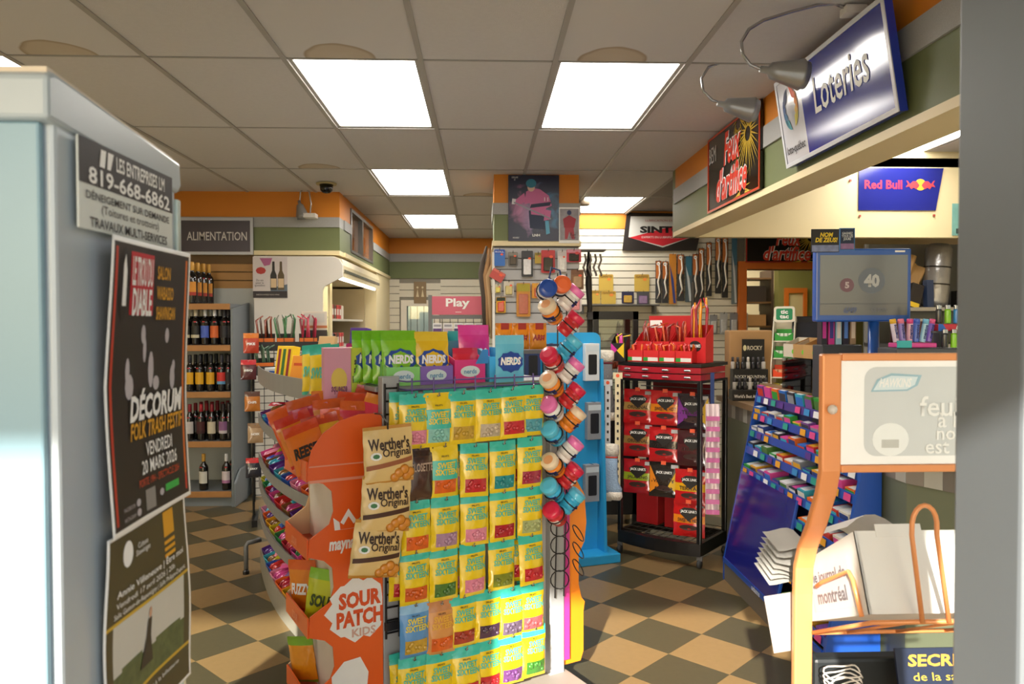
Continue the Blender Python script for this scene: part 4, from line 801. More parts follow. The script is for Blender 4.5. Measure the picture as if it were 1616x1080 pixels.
for px, py, c, side in JARS:
    u, z = gface(px, py, -.09); p = G(u, -.09, z); d = {'L': Vector((-.42, -.62, .55)), 'R': Vector((.55, -.1, .62)), 'F': Vector((.1, -.95, .2))}[side].normalized()
    bc, lc, cn = JC[c]; flip = side == 'L'
    cnt[side] += 1
    t = thing('gum_jar', '%s gum jar, %s down the %s column of the wire rack' % (cn, ORD[cnt[side]-1], {'L': 'left', 'R': 'right', 'F': 'topmost'}[side]) if side != 'F' else '%s gum jar facing outward at the top of the wire rack' % cn, 'jar', p, 0, 'gum jars')
    t.rotation_euler = d.to_track_quat('Z', 'Y').to_euler()
    if c not in jm:
        a = MB().lathe([(.026, -.05), (.033, -.047), (.034, -.04), (.034, .022), (.03, .027)], 18); l = MB().lathe([(.0345, .022), (.036, .026), (.036, .046), (.033, .05)], 18); e = MB().lathe([(.0, 0.0), (.02, .0005)], 14, (0, 0, .0502)); lb = MB().lathe([(.0345, -.03), (.0347, -.03), (.0347, .012), (.0345, .012)], 18)
        jm[c] = (a.mesh('jar', mat(bc, .25, 0, 0, 1, .12, 30, .4), True), l.mesh('lid', mat(lc, .3, 0, 0, 1, .05, 9, .3), True), e.mesh('lid_disc', mat('#e8a878' if c == 'o' else lc, .4)), lb.mesh('wrap', mat(bc, .3, 0, 0, 1, .3, 40, .4), True))
    for me in jm[c]: link(me.name.split('.')[0], me, t)
    bl = MB(); bl.grid(lambda u, v: (.0352*math.sin((u-.5)*1.5), -.0352*math.cos((u-.5)*1.5), -.022+v*.028), 6, 2); 
    lg = bl.build('brand_oval', ink('#1c2f78' if c != 'r' else '#f0e4e0'), t)
    text('XCEL', .034, .012, WHITE if c != 'r' else ink('#a81f2a'), lg, (0, -.0375, -.008), bold=.04)
    c0 = jr.matrix_world
    L = Matrix.Rotation(-TH, 3, 'Z') @ (p-jr.location); dl = Matrix.Rotation(-TH, 3, 'Z') @ d; q = dl.to_track_quat('Z', 'Y')
    MB().tube([L+q @ Vector((.038*math.cos(2*math.pi*i/14), .038*math.sin(2*math.pi*i/14), -.006)) for i in range(14)], .0028, 5, closed=True).build('ring', BLACK, jr, smooth=True)
    MB().tube([L+q @ Vector((0, .038, -.006)), Vector((0, .0, L.z))], .0028, 5).build('stem', BLACK, jr)
for i in range(7):
    z = .16-.035*i; s = 1 if i % 2 else -1
    q = Vector((s*.5, -.5, .5)).to_track_quat('Z', 'Y'); c_ = Vector((s*.045, -.05, z))
    MB().tube([c_+q @ Vector((.037*math.cos(2*math.pi*k/14), .037*math.sin(2*math.pi*k/14), 0)) for k in range(14)], .0026, 5, closed=True).build('ring', BLACK, jr, smooth=True)
tg = thing('jar_rack_hook', 'blue wire hook with orange tag at the top of the jar rack', 'hook', G(.33, -.06, 1.68), TH); MB().tube([(0, 0, -.02), (-.04, 0, .03), (-.03, 0, .07), (.01, 0, .06), (.02, 0, .02)], .004, 6).build('wire', mat('#25407a', .4), tg, smooth=True)
# ============================================================ JERKY RACK
JA = R(-40); JO = Vector((.896, 5.023, 0)); JX = Vector((math.cos(JA), math.sin(JA), 0)); JY = Vector((-math.sin(JA), math.cos(JA), 0))
def J(x, y, z): return JO+JX*x+JY*y+Vector((0, 0, z))
jk = thing('jerky_rack', 'black wheeled wire rack of jerky bags with red drawers on top', 'rack', JO, JA)
JW, JD = .585, .42
bow = [(x, -.045*math.sin(math.pi*x/JW)) for x in [JW*i/8 for i in range(9)]]
b = MB(); b.prism(bow+[(JW, .02), (0, .02)], .075, .155, 'xy'); b.build('front_rail', BLACK, jk)
for x0, x1, y0, y1 in ((0, .025, .02, JD), (JW-.025, JW, .02, JD), (.025, JW-.025, JD-.025, JD)): MB().box(x0, x1, y0, y1, .075, .155).build('side_rail', BLACK, jk)
for i in range(11): MB().tube([(.03+i*(JW-.06)/10, .0, .158), (.03+i*(JW-.06)/10, JD-.02, .158)], .0025, 5).build('deck_wire', mat('#3a352c', .4, .4), jk)
for i in range(6): MB().tube([(.02, .03+i*.085, .162), (JW-.02, .03+i*.085, .162)], .0025, 5).build('deck_wire', mat('#3a352c', .4, .4), jk)
for x in (.012, JW-.012):
    for y in (.01, JD-.012): MB().box(x-.014, x+.014, y-.014, y+.014, .15, 1.17).build('post', BLACK, jk, bevel=.004)
for i, x in enumerate((.01, JW-.01)):
    for y in (.01, JD-.02):
        c = MB(); c.lathe([(.018, 0), (.026, .004), (.028, .013), (.026, .022), (.018, .026)], 14, M=Matrix.Translation((x-.013, y, .028)) @ Matrix.Rotation(R(90), 4, 'Y')); cc_ = c.build('caster', mat('#3a3b3d', .6), jk, smooth=True)
        MB().box(x-.018, x+.018, y-.006, y+.006, .05, .078).build('fork', GREYD, jk)
b = MB(); b.prism(bow+[(JW, JD), (0, JD)], 1.255, 1.275, 'xy'); b.build('top_deck', BLACK, jk); b = MB(); b.prism(bow+[(JW, JD), (0, JD)], 1.155, 1.17, 'xy'); b.build('top_underside', BLACK, jk)
RDR = mat('#a8202e', .25, 0, 0, 1, .08, 4, .4)
for z in (1.172, 1.215):
    d = MB(); d.prism([(x, y-.006) for x, y in bow]+[(JW, JD*.9), (0, JD*.9)], z, z+.036, 'xy'); dd = d.build('drawer', RDR, jk)
    for x in (.09, .23, .37, .51): MB().box(x-.022, x+.022, -.062 if .15 < x < .45 else -.04, -.03, z+.012, z+.024).build('handle', CHROME, dd, bevel=.003)
MB().box(.06, .5, JD-.04, JD-.02, .3, 1.12).build('back_panel', mat('#7a1520', .5), jk); MB().box(.06, .40, JD-.1, JD-.085, 1.275, 1.58).build('riser_panel', mat('#c01f24', .4), jk)
MB().box(.07, .16, JD-.104, JD-.101, 1.5, 1.55).build('notice', WHITE, jk); MB().tube([(.37, JD-.07, 1.2), (.37, JD-.07, 1.80)], .012, 10).build('pole', BLACK, jk)
for z in (1.1, .88, .62, .40): MB().tube([(.02, .28, z), (JW-.02, .28, z)], .004, 6).build('cross_bar', GREYD, jk)
def jbag(c1_, c2_, txt, x, z, label, y=.1):
    w, h = .2, .225; t = thing('jerky_bag', label, 'jerky bag', J(x, y, z), JA+R(12), 'jerky bags on the wheeled rack', R(-3)); b = MB()
    f = pillow(b, w, h, .02, lambda u, v: 1 if .38 < v < .6 else 0, 10, 18); b.build('film', [bag(c1_), bag(c2_)], t, smooth=True); g = offs(f, .004); g.__name__ = 'jb'
    pdec(t, [(0, -.125), (.05, -.085), (.062, -.06), (.03, -.04), (-.03, -.04), (-.062, -.06), (-.05, -.085)], ink('#17120f'), f, .004, 'shield'); text("JACK LINK'S", .105, .022, WHITE, t, (0, g(0, -.066)-.001, -.066), bold=.03, curve=g)
    text(txt, .14, .024, ink('#2a1a10'), t, (0, g(0, -.115)-.001, -.118), bold=.02, curve=g); pdec(t, rect(.045, .092, -.035, -.012), ink('#b9b9bd'), f, .003, 'price_panel')
    pdec(t, ell(0, -.165, .06, .018, 12), ink('#3a1f1a'), f, .003, 'serving_print')
    MB().box(-.016, .016, -.03, -.028, -.012, .012).build('orange_tag', ink('#f0603a'), t)
    MB().tube([(0, .14, -.012), (0, -.03, -.012)], .003, 5).build('hook', CHROME, t)
JB = [('#c81f24', '#b08a4a', 'ORIGINAL', .10, 1.09, 'red jerky bag with tan band, left in the top row'), ('#cc2024', '#ea8a1c', 'SWEET & HOT', .30, 1.09, 'red jerky bag with orange band, middle of the top row'), ('#2a1f2a', '#6a2a7a', 'TENDER', .49, 1.08, 'black jerky bag with purple and yellow corners, top row right'),
 ('#b81c22', '#a07a40', 'ORIGINAL', .10, .865, 'red jerky bag with brown band, left in the second row'), ('#c41f24', '#2a2422', 'EXTRA STRIPS', .29, .85, 'red jerky bag with black band, middle of the second row'), ('#4a2226', '#5a2a2c', 'STEAK CUT', .49, .845, 'dark maroon jerky bag in the second row'),
 ('#b01f2a', '#9ab02a', 'JALAPENO', .10, .62, 'red jerky bag with green band, left in the third row'), ('#2c2622', '#3a3028', 'VARIETY', .29, .62, 'black jerky bag with orange and green corners in the third row'), ('#c81f22', '#eab01c', 'TERIYAKI', .475, .595, 'red jerky bag with yellow band in the third row'), ('#cc2020', '#ee8a1c', 'SWEET & HOT', .465, .39, 'lone red jerky bag with orange band in the lowest row')]
for i, (a, b_, s, x, z, l) in enumerate(JB):
    jbag(a, b_, s, x, z, l)
    if i in (2, 7):
        t = [o for o in bpy.data.objects if o.name.startswith('jerky_bag') and o.type == 'EMPTY'][-1]; f = bulge(.2, .225, .02)
        for s_, cc in ((1, '#e0b41c'), (-1, '#7a2f8a' if i == 2 else '#e88a1c')): pdec(t, [(s_*.095, -.02), (s_*.095, -.2), (s_*.03, -.15)][::s_], ink(cc), f, .0045, 'corner_print')
for k, x in enumerate((.07, .28)):
    stdbox('#a81a20', .16, .2, .28, J(x+.03, .22, .165), JA, '%s red storage carton on the wire deck of the jerky rack' % ('left', 'right')[k], name='red_carton')
def sticks(n, c1_, c2_, L, loc, rz, label, w, lean=.1, cap=None):
    b = []
    for i in range(n):
        x = -w/2+w*(i+.5)/n
        t = tag(MB().tube([(x, 0, 0), (x+random.uniform(-lean, lean)*L, random.uniform(-.1, .1)*L, L*.9), (x+random.uniform(-lean, lean)*L, random.uniform(-.1, .1)*L, L*random.uniform(.95, 1.1))], [.008, .009, .005], 6).build('meat_stick', bag(c1_ if i % 2 else c2_), None, loc, (0, 0, rz), smooth=True), '%s stick in %s' % (ORD[i], label), 'meat stick', 'meat sticks')
def dbox(c, w, h, d, loc, rz, label, band=None, txt=None, name='jerky_box'):
    t = thing(name, label, 'box', loc, rz, 'jerky boxes on the rack top'); m = card(c)
    for a in ((-w/2, w/2, 0, .003, 0, h), (-w/2, w/2, d-.003, d, 0, h*1.5), (-w/2, w/2, .003, d-.003, 0, .003)): MB().box(*a).build('panel', m, t)
    for x in (-w/2, w/2-.003): MB().prism([(.003, .003), (d-.003, .003), (d-.003, h*1.5), (.003, h)], x, x+.003, 'yz').build('side', m, t)
    if band: decal(t, rect(-w*.5, -w*.2, h*.08, h*.4), ink('#2f9a3a'), -.001, 'price_strip'); decal(t, rect(-w*.2, w*.45, h*.08, h*.4), ink(band), -.001, 'price_strip')
    if txt: decal(t, ell(0, h*.65, w*.3, h*.22), ink('#1f1412'), -.001, 'shield'); text(txt, w*.5, h*.16, WHITE, t, (0, -.0022, h*.65), bold=.03)
    return t
for i in range(4):
    x = .11+.115*i; p = J(x, .03, 1.278)
    dbox('#d62a2c', .11, .075, .12, p, JA, 'front red snack box, %s from left on the jerky rack top' % ORD[i], '#e8e4de'); sticks(5, '#e0641c', '#c8282a', .11, J(x, .07, 1.285), JA, 'the %s front snack box on the jerky rack' % ORD[i], .09, .3)
for i in range(3):
    x = .08+.13*i; p = J(x, .2, 1.278)
    dbox('#cf2428', .12, .13, .1, p, JA, 'back red snack box, %s from left on the jerky rack top' % ORD[i], '#e8e4de', "JACK LINK'S"); sticks(5, '#c8502a', '#8a2a24', .24, J(x, .25, 1.285), JA, 'the %s back snack box on the jerky rack' % ORD[i], .1, .2)
dbox('#cc2226', .14, .16, .12, J(.50, .10, 1.278), JA, 'tall red snack box with yellow band at the right of the jerky rack top', None, "JACK LINK'S"); sticks(8, '#e8941c', '#a82a3a', .37, J(.50, .16, 1.285), JA, 'the tall yellow-banded box on the jerky rack', .12, .08)
t = dbox('#1c1a1c', .1, .12, .1, J(.0, .0, 1.278), JA+R(12), 'black, magenta and yellow snack box at the left of the jerky rack top'); decal(t, [(-.05, .03), (-.05, .12), (-.005, .075)], ink('#c82a9a'), -.001); decal(t, [(.04, .02), (.04, .12), (-.01, .07)], ink('#e8c01c'), -.001); sticks(4, '#e8c43a', '#d83a9a', .17, J(.0, .05, 1.285), JA, 'the magenta and yellow box on the jerky rack', .08, .25)
def strip(c, loc, L, label, n):
    t = thing('clip_strip', label, 'clip strip', loc, JA+R(25), 'hanging clip strips'); MB().box(-.018, .018, 0, .003, -L, 0).build('band', mat(c, .4), t, bevel=.003)
    MB().box(-.03, .03, -.001, .004, -.03, .01).build('header', mat(c, .4), t); MB().tube([(0, .002, .0), (0, .01, .045)], .002, 5).build('hanger', CHROME, t); decal(t, ell(0, -.01, .012, .012, 10), ink('#f0603a'), -.002, 'tag')
    for i in range(n): MB().box(-.005, .007, -.004, 0, -.07-(L-.1)*i/n-.014, -.07-(L-.1)*i/n+.004).build('clip', BLACK, t)
strip('#dedfe2', J(-.02, -.10, 1.15), .72, 'white perforated clip strip hanging at the left of the jerky rack', 12); strip('#e6d9b4', J(.06, -.11, 1.20), .74, 'cream perforated clip strip hanging in front of the jerky rack', 13)
pk = thing('sachet_strip', 'hanging strip of pink and white sachets on the right of the jerky rack', 'sachet strip', J(JW+.03, .1, 1.02), JA+R(30))
MB().box(-.012, .012, -.004, .004, .0, .2).build('strap', mat('#23407f', .6), pk)
for i in range(10):
    z = -.065*i; f = MB().grid(lambda u, v: ((u-.5)*.085, -.012-.018*(1-v)-.006*math.sin(u*9+i), z-.095+v*.1), 6, 4).build('sachet', bag('#ead3dd'), pk, smooth=True); MB().box(-.04, .042, -.04, -.034, z-.098, z-.07).build('sachet_end', bag('#e070b4'), f)
# glass food case behind
fc = thing('food_case', 'black framed glass food case between column and jerky rack', 'display case', (.85, 5.72, 0))
for x in (0, .3):
    for y in (0, .32): MB().box(x-.02, x+.02, y-.02, y+.02, .0, 1.62).build('post', BLACK, fc)
for z in (1.56, .9): MB().box(-.02, .32, -.02, .34, z, z+.06).build('rail', BLACK, fc)
MB().box(.02, .28, -.004, .0, .96, 1.56).build('pane', glassmat('#dfe8e6', .05), fc); MB().box(-.02, .32, -.02, .34, .08, .9).build('cabinet', BLACK, fc, bevel=.004); MB().box(.02, .28, .05, .3, 1.15, 1.17).build('shelf', CHROME, fc)
for i in range(5): tag(MB().lathe([(0, 0), (.03, .005), (.035, .04), (.02, .07), (0, .08)], 10).build('wrapped_snack', mat('#c8502a', .4, 0, .1, 30, .3, 20), None, (.89+.055*i, 5.9, 1.171), smooth=True), '%s orange wrapped snack from left inside the black glass case' % ORD[i], 'snack', 'snacks in the glass case')
# ============================================================ BLUE ACCESSORY STAND AND SOCKS
BL = mat('#2b9fd9', .35, 0, .01, 60, .03, 4, .2); bs = thing('accessory_stand', 'bright blue freestanding phone accessory stand behind the jar rack', 'display stand', (.50, 4.86, 0), R(18))
MB().prism(rrect(-.27, .27, .04, 1.47, .05), -.02, .02).build('panel', BL, bs); MB().box(-.29, .34, -.17, .2, 0, .06).build('foot', BL, bs, bevel=.006); MB().prism([(-.02, .06), (.2, .06), (.05, 1.3), (-.02, 1.3)], -.27, -.25, 'yz').build('fin', BL, bs); MB().prism([(-.12, .06), (-.02, .06), (-.02, 1.3), (-.06, 1.3)], .25, .27, 'yz').build('fin', BL, bs)
for i, (x, z, c) in enumerate(((-.22, 1.4, '#24335e'), (-.09, 1.4, '#2a2f4a'), (.205, 1.02, '#8b9096'), (.19, .62, '#8f949a'), (-.1, 1.0, '#3a4a6a'), (.19, 1.4, '#d4dbe0'))):
    t = thing('phone_case_box', ('navy', 'dark', 'grey', 'light grey', 'blue-grey', 'white')[i]+' boxed phone accessory hanging on the blue stand', 'box', bs.location+Matrix.Rotation(R(18), 3, 'Z') @ Vector((x, -.045, z)), R(18), 'accessories on the blue stand'); MB().box(-.05, .05, -.022, .022, -.24, 0).build('box', card(c), t, bevel=.003)
    decal(t, rrect(-.03, .03, -.2, -.07, .008), ink('#15161a'), -.023, 'phone_print'); decal(t, rect(-.045, .045, -.05, -.015), ink('#c8d4da'), -.023, 'header_print'); MB().tube([(0, .04, .0), (0, -.03, .004)], .0025, 5).build('hook', CHROME, t)
def sock(label, c, c2_, loc, rz, L=.3, w=.06, pat=0.):
    t = thing('sock', label, 'sock', loc, rz, 'fuzzy socks'); FU = mat('#e8e0d2', .95, 0, 1.0, 90, .1, 60)
    pts = [(0, 0, -.04), (0, 0, -L*.5), (.002, 0, -L*.72), (.015, 0, -L*.86), (.03, 0, -L)]
    def tubeflat(P, rx, ry, name, m):
        b = MB(); n = 12; vs = []; 
        for i, p in enumerate(P): vs += [(p[0]+rx[i]*math.cos(2*math.pi*k/n), p[1]+ry[i]*math.sin(2*math.pi*k/n), p[2]) for k in range(n)]
        fs = [(i*n+k, (i+1)*n+k, (i+1)*n+(k+1) % n, i*n+(k+1) % n) for i in range(len(P)-1) for k in range(n)]+[tuple(range(n)), tuple(range(len(P)*n-1, (len(P)-1)*n-1, -1))]
        return b.add(vs, fs).build(name, m, t, smooth=True)
    tubeflat(pts, [w*.75, w*.75, w*.8, w*.95, w*.7], [.018]*5, 'leg', mat(c, .95, 0, .8, 120, .25+pat, 150)); tubeflat([(0, 0, .03), (0, 0, .02), (0, 0, -.03), (0, 0, -.045)], [w*.7, w*.9, w*.9, w*.75], [.02, .028, .028, .02], 'cuff', FU)
    tubeflat([(.028, 0, -L+.02), (.03, 0, -L-.01), (.034, 0, -L-.035)], [w*.75, w*.8, w*.5], [.02, .022, .012], 'toe', FU); tubeflat([(0, 0, -.05), (0, 0, -.06)], [w*.78]*2, [.0195]*2, 'stripe', mat(c2_, .9))
sock('grey knit sock with fluffy white cuff beside the blue stand', '#77787c', '#7a2a34', at(953, 560, Y=5.0), R(-10), .4, .075)
sock('purple patterned fuzzy sock hanging lower beside the blue stand', '#4a3f5e', '#d8d4cc', at(949, 692, Y=5.0), R(-10), .38, .065, .5); sock('pale blue fuzzy sock in front of the purple sock', '#9ab4d0', '#d8503a', at(962, 708, Y=4.9), R(-20), .3, .07)
# ============================================================ CARDS HANGING ON THE COLUMN AND THE SLATTED WALL
def hang(px0, px1, py0, py1, Y, c, label, name='blister_card', head=None, blister=None, tagc='#f0603a', lines=None, cat='package', rot=0, d=.02):
    p = at((px0+px1)/2, py0, Y=Y); q = at(px1, py1, Y=Y); q0 = at(px0, py0, Y=Y); w, h = q.x-q0.x, q0.z-q.z
    t = thing(name, label, cat, (p.x, Y, p.z), 0, None, 0, rot)
    MB().prism(rrect(-w/2, w/2, -h, 0, min(w, h)*.08), -.003, 0).build('card', card(c), t)
    if head: decal(t, rect(-w*.46, w*.46, -h*.25, -h*.02), ink(head), -.0042, 'header')
    if blister: MB().prism(rrect(-w*.34, w*.34, -h*.92, -h*.32, w*.08), -d, -.003).build('blister', mat(blister, .2, 0, .1, 60, .25, 40, .6), t, bevel=.005)
    if tagc: decal(t, ell(w*.2, -h*.3, w*.14, w*.1, 10), ink(tagc), -d-.002 if blister else -.005, 'price_tag')
    if lines: text(lines[0], w*.8, h*.1, ink(lines[1]), t, (0, -.0055, -h*.14), bold=.02)
    MB().tube([(0, .03, -.008), (0, -.03, -.008), (0, -.035, .008)], .0025, 5).build('hook', BLACK, t)
    return t
YC = 6.085
hang(780, 797, 394, 420, YC, '#2f6fc4', 'blue hanging packet at the top left of the column', head='#2050b8', lines=('ROLL', '#dfe8f4'))
hang(802, 817, 398, 420, YC, '#6a6662', 'grey hardware card on the column', head='#8a867e', blister='#4a4440')
hang(823, 841, 396, 437, YC, '#26262a', 'black toothbrush card on the column', head='#3a3a40', blister='#e4e4e8', tagc='#f0603a', d=.012)
hang(844, 854, 399, 416, YC, '#b89a2c', 'small yellow card between toothbrush and red package on the column', head='#8a7a2a')
hang(854, 876, 395, 431, YC, '#b82a30', 'red and black flashlight package on the column', head='#c43a3c', blister='#1c1b1c')
hang(880, 894, 396, 429, YC, '#d6d2d2', 'white and red pen package on the column', head='#c8c0c0', blister='#e8e6e4', d=.01)
hang(894, 917, 394, 414, YC, '#c8384a', 'red cutter package at the top right of the column', head='#d890a4', blister='#1a1518', tagc='#d84a4a')
hang(778, 800, 428, 444, YC, '#c04a44', 'tilted red candy packet on the column', head='#d86a5c', rot=R(30)); hang(781, 791, 449, 463, YC, '#cfc8a8', 'small clear packet of yellow pieces on the column', blister='#c8b83a'); hang(795, 811, 444, 467, YC, '#cdc6b8', 'clear packet of mixed pieces on the column', blister='#b8a868')
hang(815, 837, 447, 500, YC, '#c8852a', 'tall orange barbecue tool card on the column', head='#a89a1f', blister='#a83a2a', tagc=None, d=.008); hang(839, 866, 447, 471, YC, '#d8902a', 'wide orange card beside the barbecue card', head='#e0a02a', blister='#b8402a', tagc=None, d=.01)
hang(783, 798, 469, 494, YC, '#e0a81c', 'yellow card with toy phone at the lower left of the column', head='#24301f', blister='#c82a24'); hang(901, 921, 426, 457, YC, '#8a6244', 'brown hardware packet at the right of the column', head='#7a5238', blister='#a07a58'); hang(896, 918, 462, 492, YC, '#ddd4d2', 'white and pink packet low on the column', blister='#d87a8a')
YW = 8.235
def wiper(px0, px1, py0, py1, c, label, top, kind=0):
    t = hang(px0, px1, py0, py1, YW, c, label, 'wiper_blade', tagc=None, cat='wiper blade'); p = at(px1, py1, Y=YW)-at(px0, py0, Y=YW); w, h = p.x, -p.z
    decal(t, rect(-w*.42, w*.42, -h*.42, -h*.01), ink(top), -.0042, 'header')
    if kind == 0:
        MB().tube([(w*.05, -.012, -h*.05), (w*.2, -.014, -h*.3), (-w*.12, -.016, -h*.5), (w*.2, -.014, -h*.75), (-w*.25, -.012, -h*.9)], [w*.1, w*.14, w*.16, w*.14, w*.06], 6).build('blade', mat('#d9d3c6', .4), t, smooth=True); decal(t, ell(0, -h*.07, w*.3, w*.3, 14), WHITE, -.006, 'emblem'); decal(t, ell(0, -h*.07, w*.17, w*.17, 12), DK, -.0066, 'emblem'); decal(t, ell(w*.1, -h*.82, w*.13, w*.1, 8), ink('#c82a30'), -.006, 'mark')
    else: decal(t, [(-w*.45, -h*.2), (w*.1, -h*.98), (w*.45, -h*.98), (w*.1, -h*.5)], ink('#2f3f86' if kind == 1 else '#c8d0d4'), -.006, 'print')
X0, K = 900, .1671
def wc_(x): return X0+x*K
def wy_(y): return 370+y*K
for i, (a, b_, y0, y1, c, tp, kd, l) in enumerate(((805, 860, 250, 650, '#33343a', '#b8692c', 0, 'leftmost'), (867, 925, 255, 650, '#33343a', '#b8692c', 0, 'second from left'), (935, 1000, 185, 660, '#c8822a', '#c8822a', 1, 'orange and blue'), (1010, 1075, 190, 630, '#33343a', '#b8692c', 0, 'after the orange and blue one'), (1087, 1150, 205, 640, '#4a5a62', '#2f6a80', 2, 'teal'), (1155, 1210, 185, 660, '#33343a', '#b8692c', 0, 'right of the teal one'), (1212, 1265, 130, 645, '#2a2a2e', '#b8692c', 0, 'beside the gap left of the middle'), (1285, 1335, 75, 585, '#2a2a2e', '#b8692c', 0, 'hung alone right of the middle'), (1370, 1425, 20, 560, '#242428', '#c0702c', 0, 'left of the two highest'), (1435, 1490, 20, 600, '#242428', '#c0702c', 0, 'right of the two highest'), (1525, 1575, 25, 660, '#6a7a80', '#3f6a80', 2, 'blue and red beside the orange doorway'))):
    wiper(wc_(a), wc_(b_), wy_(y0), wy_(y1), c, 'carded wiper blade on the slatted wall, %s' % l, tp, kd)
for a, b_, y0, y1, l in ((270, 405, 378, 535, 'upper left of'), (185, 283, 530, 655, 'lower left of'), (290, 430, 537, 658, 'lower middle of'), (605, 745, 378, 540, 'upper right of')):
    hang(wc_(a), wc_(b_), wy_(y0), wy_(y1), YW, '#c8a84a', 'yellow work glove packet, %s its cluster on the slatted wall' % l, 'glove_packet', head='#b8923a', tagc='#e88a3a', lines=('GANTS', '#6a4a1c'))
hang(wc_(485), wc_(600), wy_(540), wy_(655), YW, '#26284a', 'dark packet with eagle print on the slatted wall', blister='#b8902a', tagc=None, d=.015); hang(wc_(628), wc_(745), wy_(540), wy_(665), YW, '#4a4a4e', 'grey packet of purple pieces on the slatted wall', blister='#7a5a8a', tagc=None, d=.015)
wsf = thing('wall_shelf', 'narrow grey shelf on the slatted wall under the glove packets', 'shelf', at(975, 481, Y=8.2)); MB().box(-.42, .42, -.16, .05, -.012, 0).build('board', GREYD, wsf); MB().box(-.4, -.38, -.1, .05, -.1, -.012).build('bracket', GREYD, wsf); MB().box(.38, .4, -.1, .05, -.1, -.012).build('bracket', GREYD, wsf)
for k in range(4):
    p = at(923+8*k, 401, Y=6.2+.02*k); t = tag(MB().tube([(0, 0, 0), (.01, 0, -.05), (-.012, 0, -.11), (.008, 0, -.16), (.012, 0, -.18)], .009, 7).build('bungee_cord', mat('#86807a', .6), None, p, smooth=True), '%s grey bungee cord hanging right of the column' % ORD[k], 'bungee cord', 'bungee cords')
p = at(929, 440, Y=6.3); tag(MB().tube([(0, 0, .22), (0, 0, .1), (.0, 0, -.05), (.01, 0, -.25), (.0, 0, -.32)], [.01, .02, .028, .02, .02], 8).build('cable_bundle', mat('#2f2b2a', .6), None, p, smooth=True), 'black bundle of cables hanging right of the column', 'cable')
bh = thing('column_bracket', 'slim dark bracket arm carrying the bungee cords', 'bracket', at(935, 397, Y=6.25)); MB().box(-.13, .1, -.07, .07, 0, .012).build('arm', GREYD, bh)
for i in range(4): hang(1120+16*i, 1132+16*i, 494 if i else 497, 528, 8.235, ('#8a8a8c', '#a8a8a8', '#7a7a80', '#b0a898')[i], 'clear hardware packet, %s from left behind the jerky sticks' % ORD[i], blister='#b8b8b8', tagc=None)
# hanging goods left of the column
for i in range(3):
    p = at(768+4*i, 412+3*i, Y=6.2); tag(MB().tube([(0, 0, .12), (-.03+.02*i, 0, 0), (-.04, 0, -.1), (-.02, 0, -.3), (-.02+.01*i, 0, -.6)], [.008, .02, .03, .025, .012], 7).build('hanging_rope', mat(('#4a4038', '#a8825a', '#c0a078')[i], .8), None, p, smooth=True), ('dark', 'brown', 'tan')[i]+' rope-like item hanging on the left side of the column', 'rope')
# ============================================================ GIFT CARD RACK
gy = 6.4; g0 = at(676, 466, Y=gy); g1 = at(769, 520, Y=gy); gw = g1.x-g0.x
gr = thing('gift_card_rack', 'grey gift card rack with pink header sign behind the candy boxes', 'rack', (g0.x, gy, 0))
for x in (0, gw-.03): MB().box(x, x+.03, -.015, .015, 0, g0.z).build('post', GREYD, gr)
hz0 = at(720, 497, Y=gy).z; hb = MB().box(.03, gw-.03, -.01, .01, hz0, g0.z-.01).build('header_sign', mat('#cf5f78', .35), gr); text('Play', .2, .09, WHITE, hb, (gw/2, -.012, (hz0+g0.z)/2+.01), bold=.03); decal(hb, rect(gw/2-.02, gw/2+.03, hz0+.02, hz0+.024), WHITE, -.0115, 'underline')
MB().box(.03, gw-.03, -.012, .012, hz0-.035, hz0-.005).build('rail', GREYD, gr)
for i in range(7): MB().tube([(.05+i*(gw-.1)/6, .0, .3), (.05+i*(gw-.1)/6, .0, hz0-.03)], .003, 5).build('grid_wire', BLACK, gr)
for i in range(14): MB().tube([(.03, .0, .35+i*.075), (gw-.03, .0, .35+i*.075)], .003, 5).build('grid_wire', BLACK, gr)
MB().box(0, gw, -.15, .15, 0, .05).build('base', GREYD, gr)
for r_ in range(3):
    for i in range(5):
        t = thing('gift_card', 'gift card, %s from left in the %s row under the pink header' % (ORD[i], ORD[r_]), 'gift card', (g0.x+.075+.088*i, gy-.012, hz0-.07-.12*r_), 0, 'gift cards'); MB().box(-.038, .038, -.004, 0, -.1, 0).build('card', card('#e2e0e2'), t); decal(t, rect(-.036, .036, -.098, -.045), ink(('#5a3a7a', '#b8a0a8', '#3a3a6a', '#7a4a8a', '#c0b0b8')[(i+r_) % 5]), -.005); decal(t, rect(-.03, .03, -.03, -.012), ink('#9a98a0'), -.005)
rs = plaque('restroom_sign', 'small brown restroom pictogram sign on the back wall', 'sign', .17, .3, (at(663, 462, Y=10.58).x, 10.58, at(663, 462, Y=10.58).z), 0, ink('#8a7250'), .01)
for s in (-1, 1): decal(rs, ell(s*.035, .07, .015, .015, 10), ink('#d8c8a0'), -.012, 'pictogram'); decal(rs, [(s*.035-.02, -.06), (s*.035+.02, -.06), (s*.035, .05)], ink('#d8c8a0'), -.012, 'pictogram')
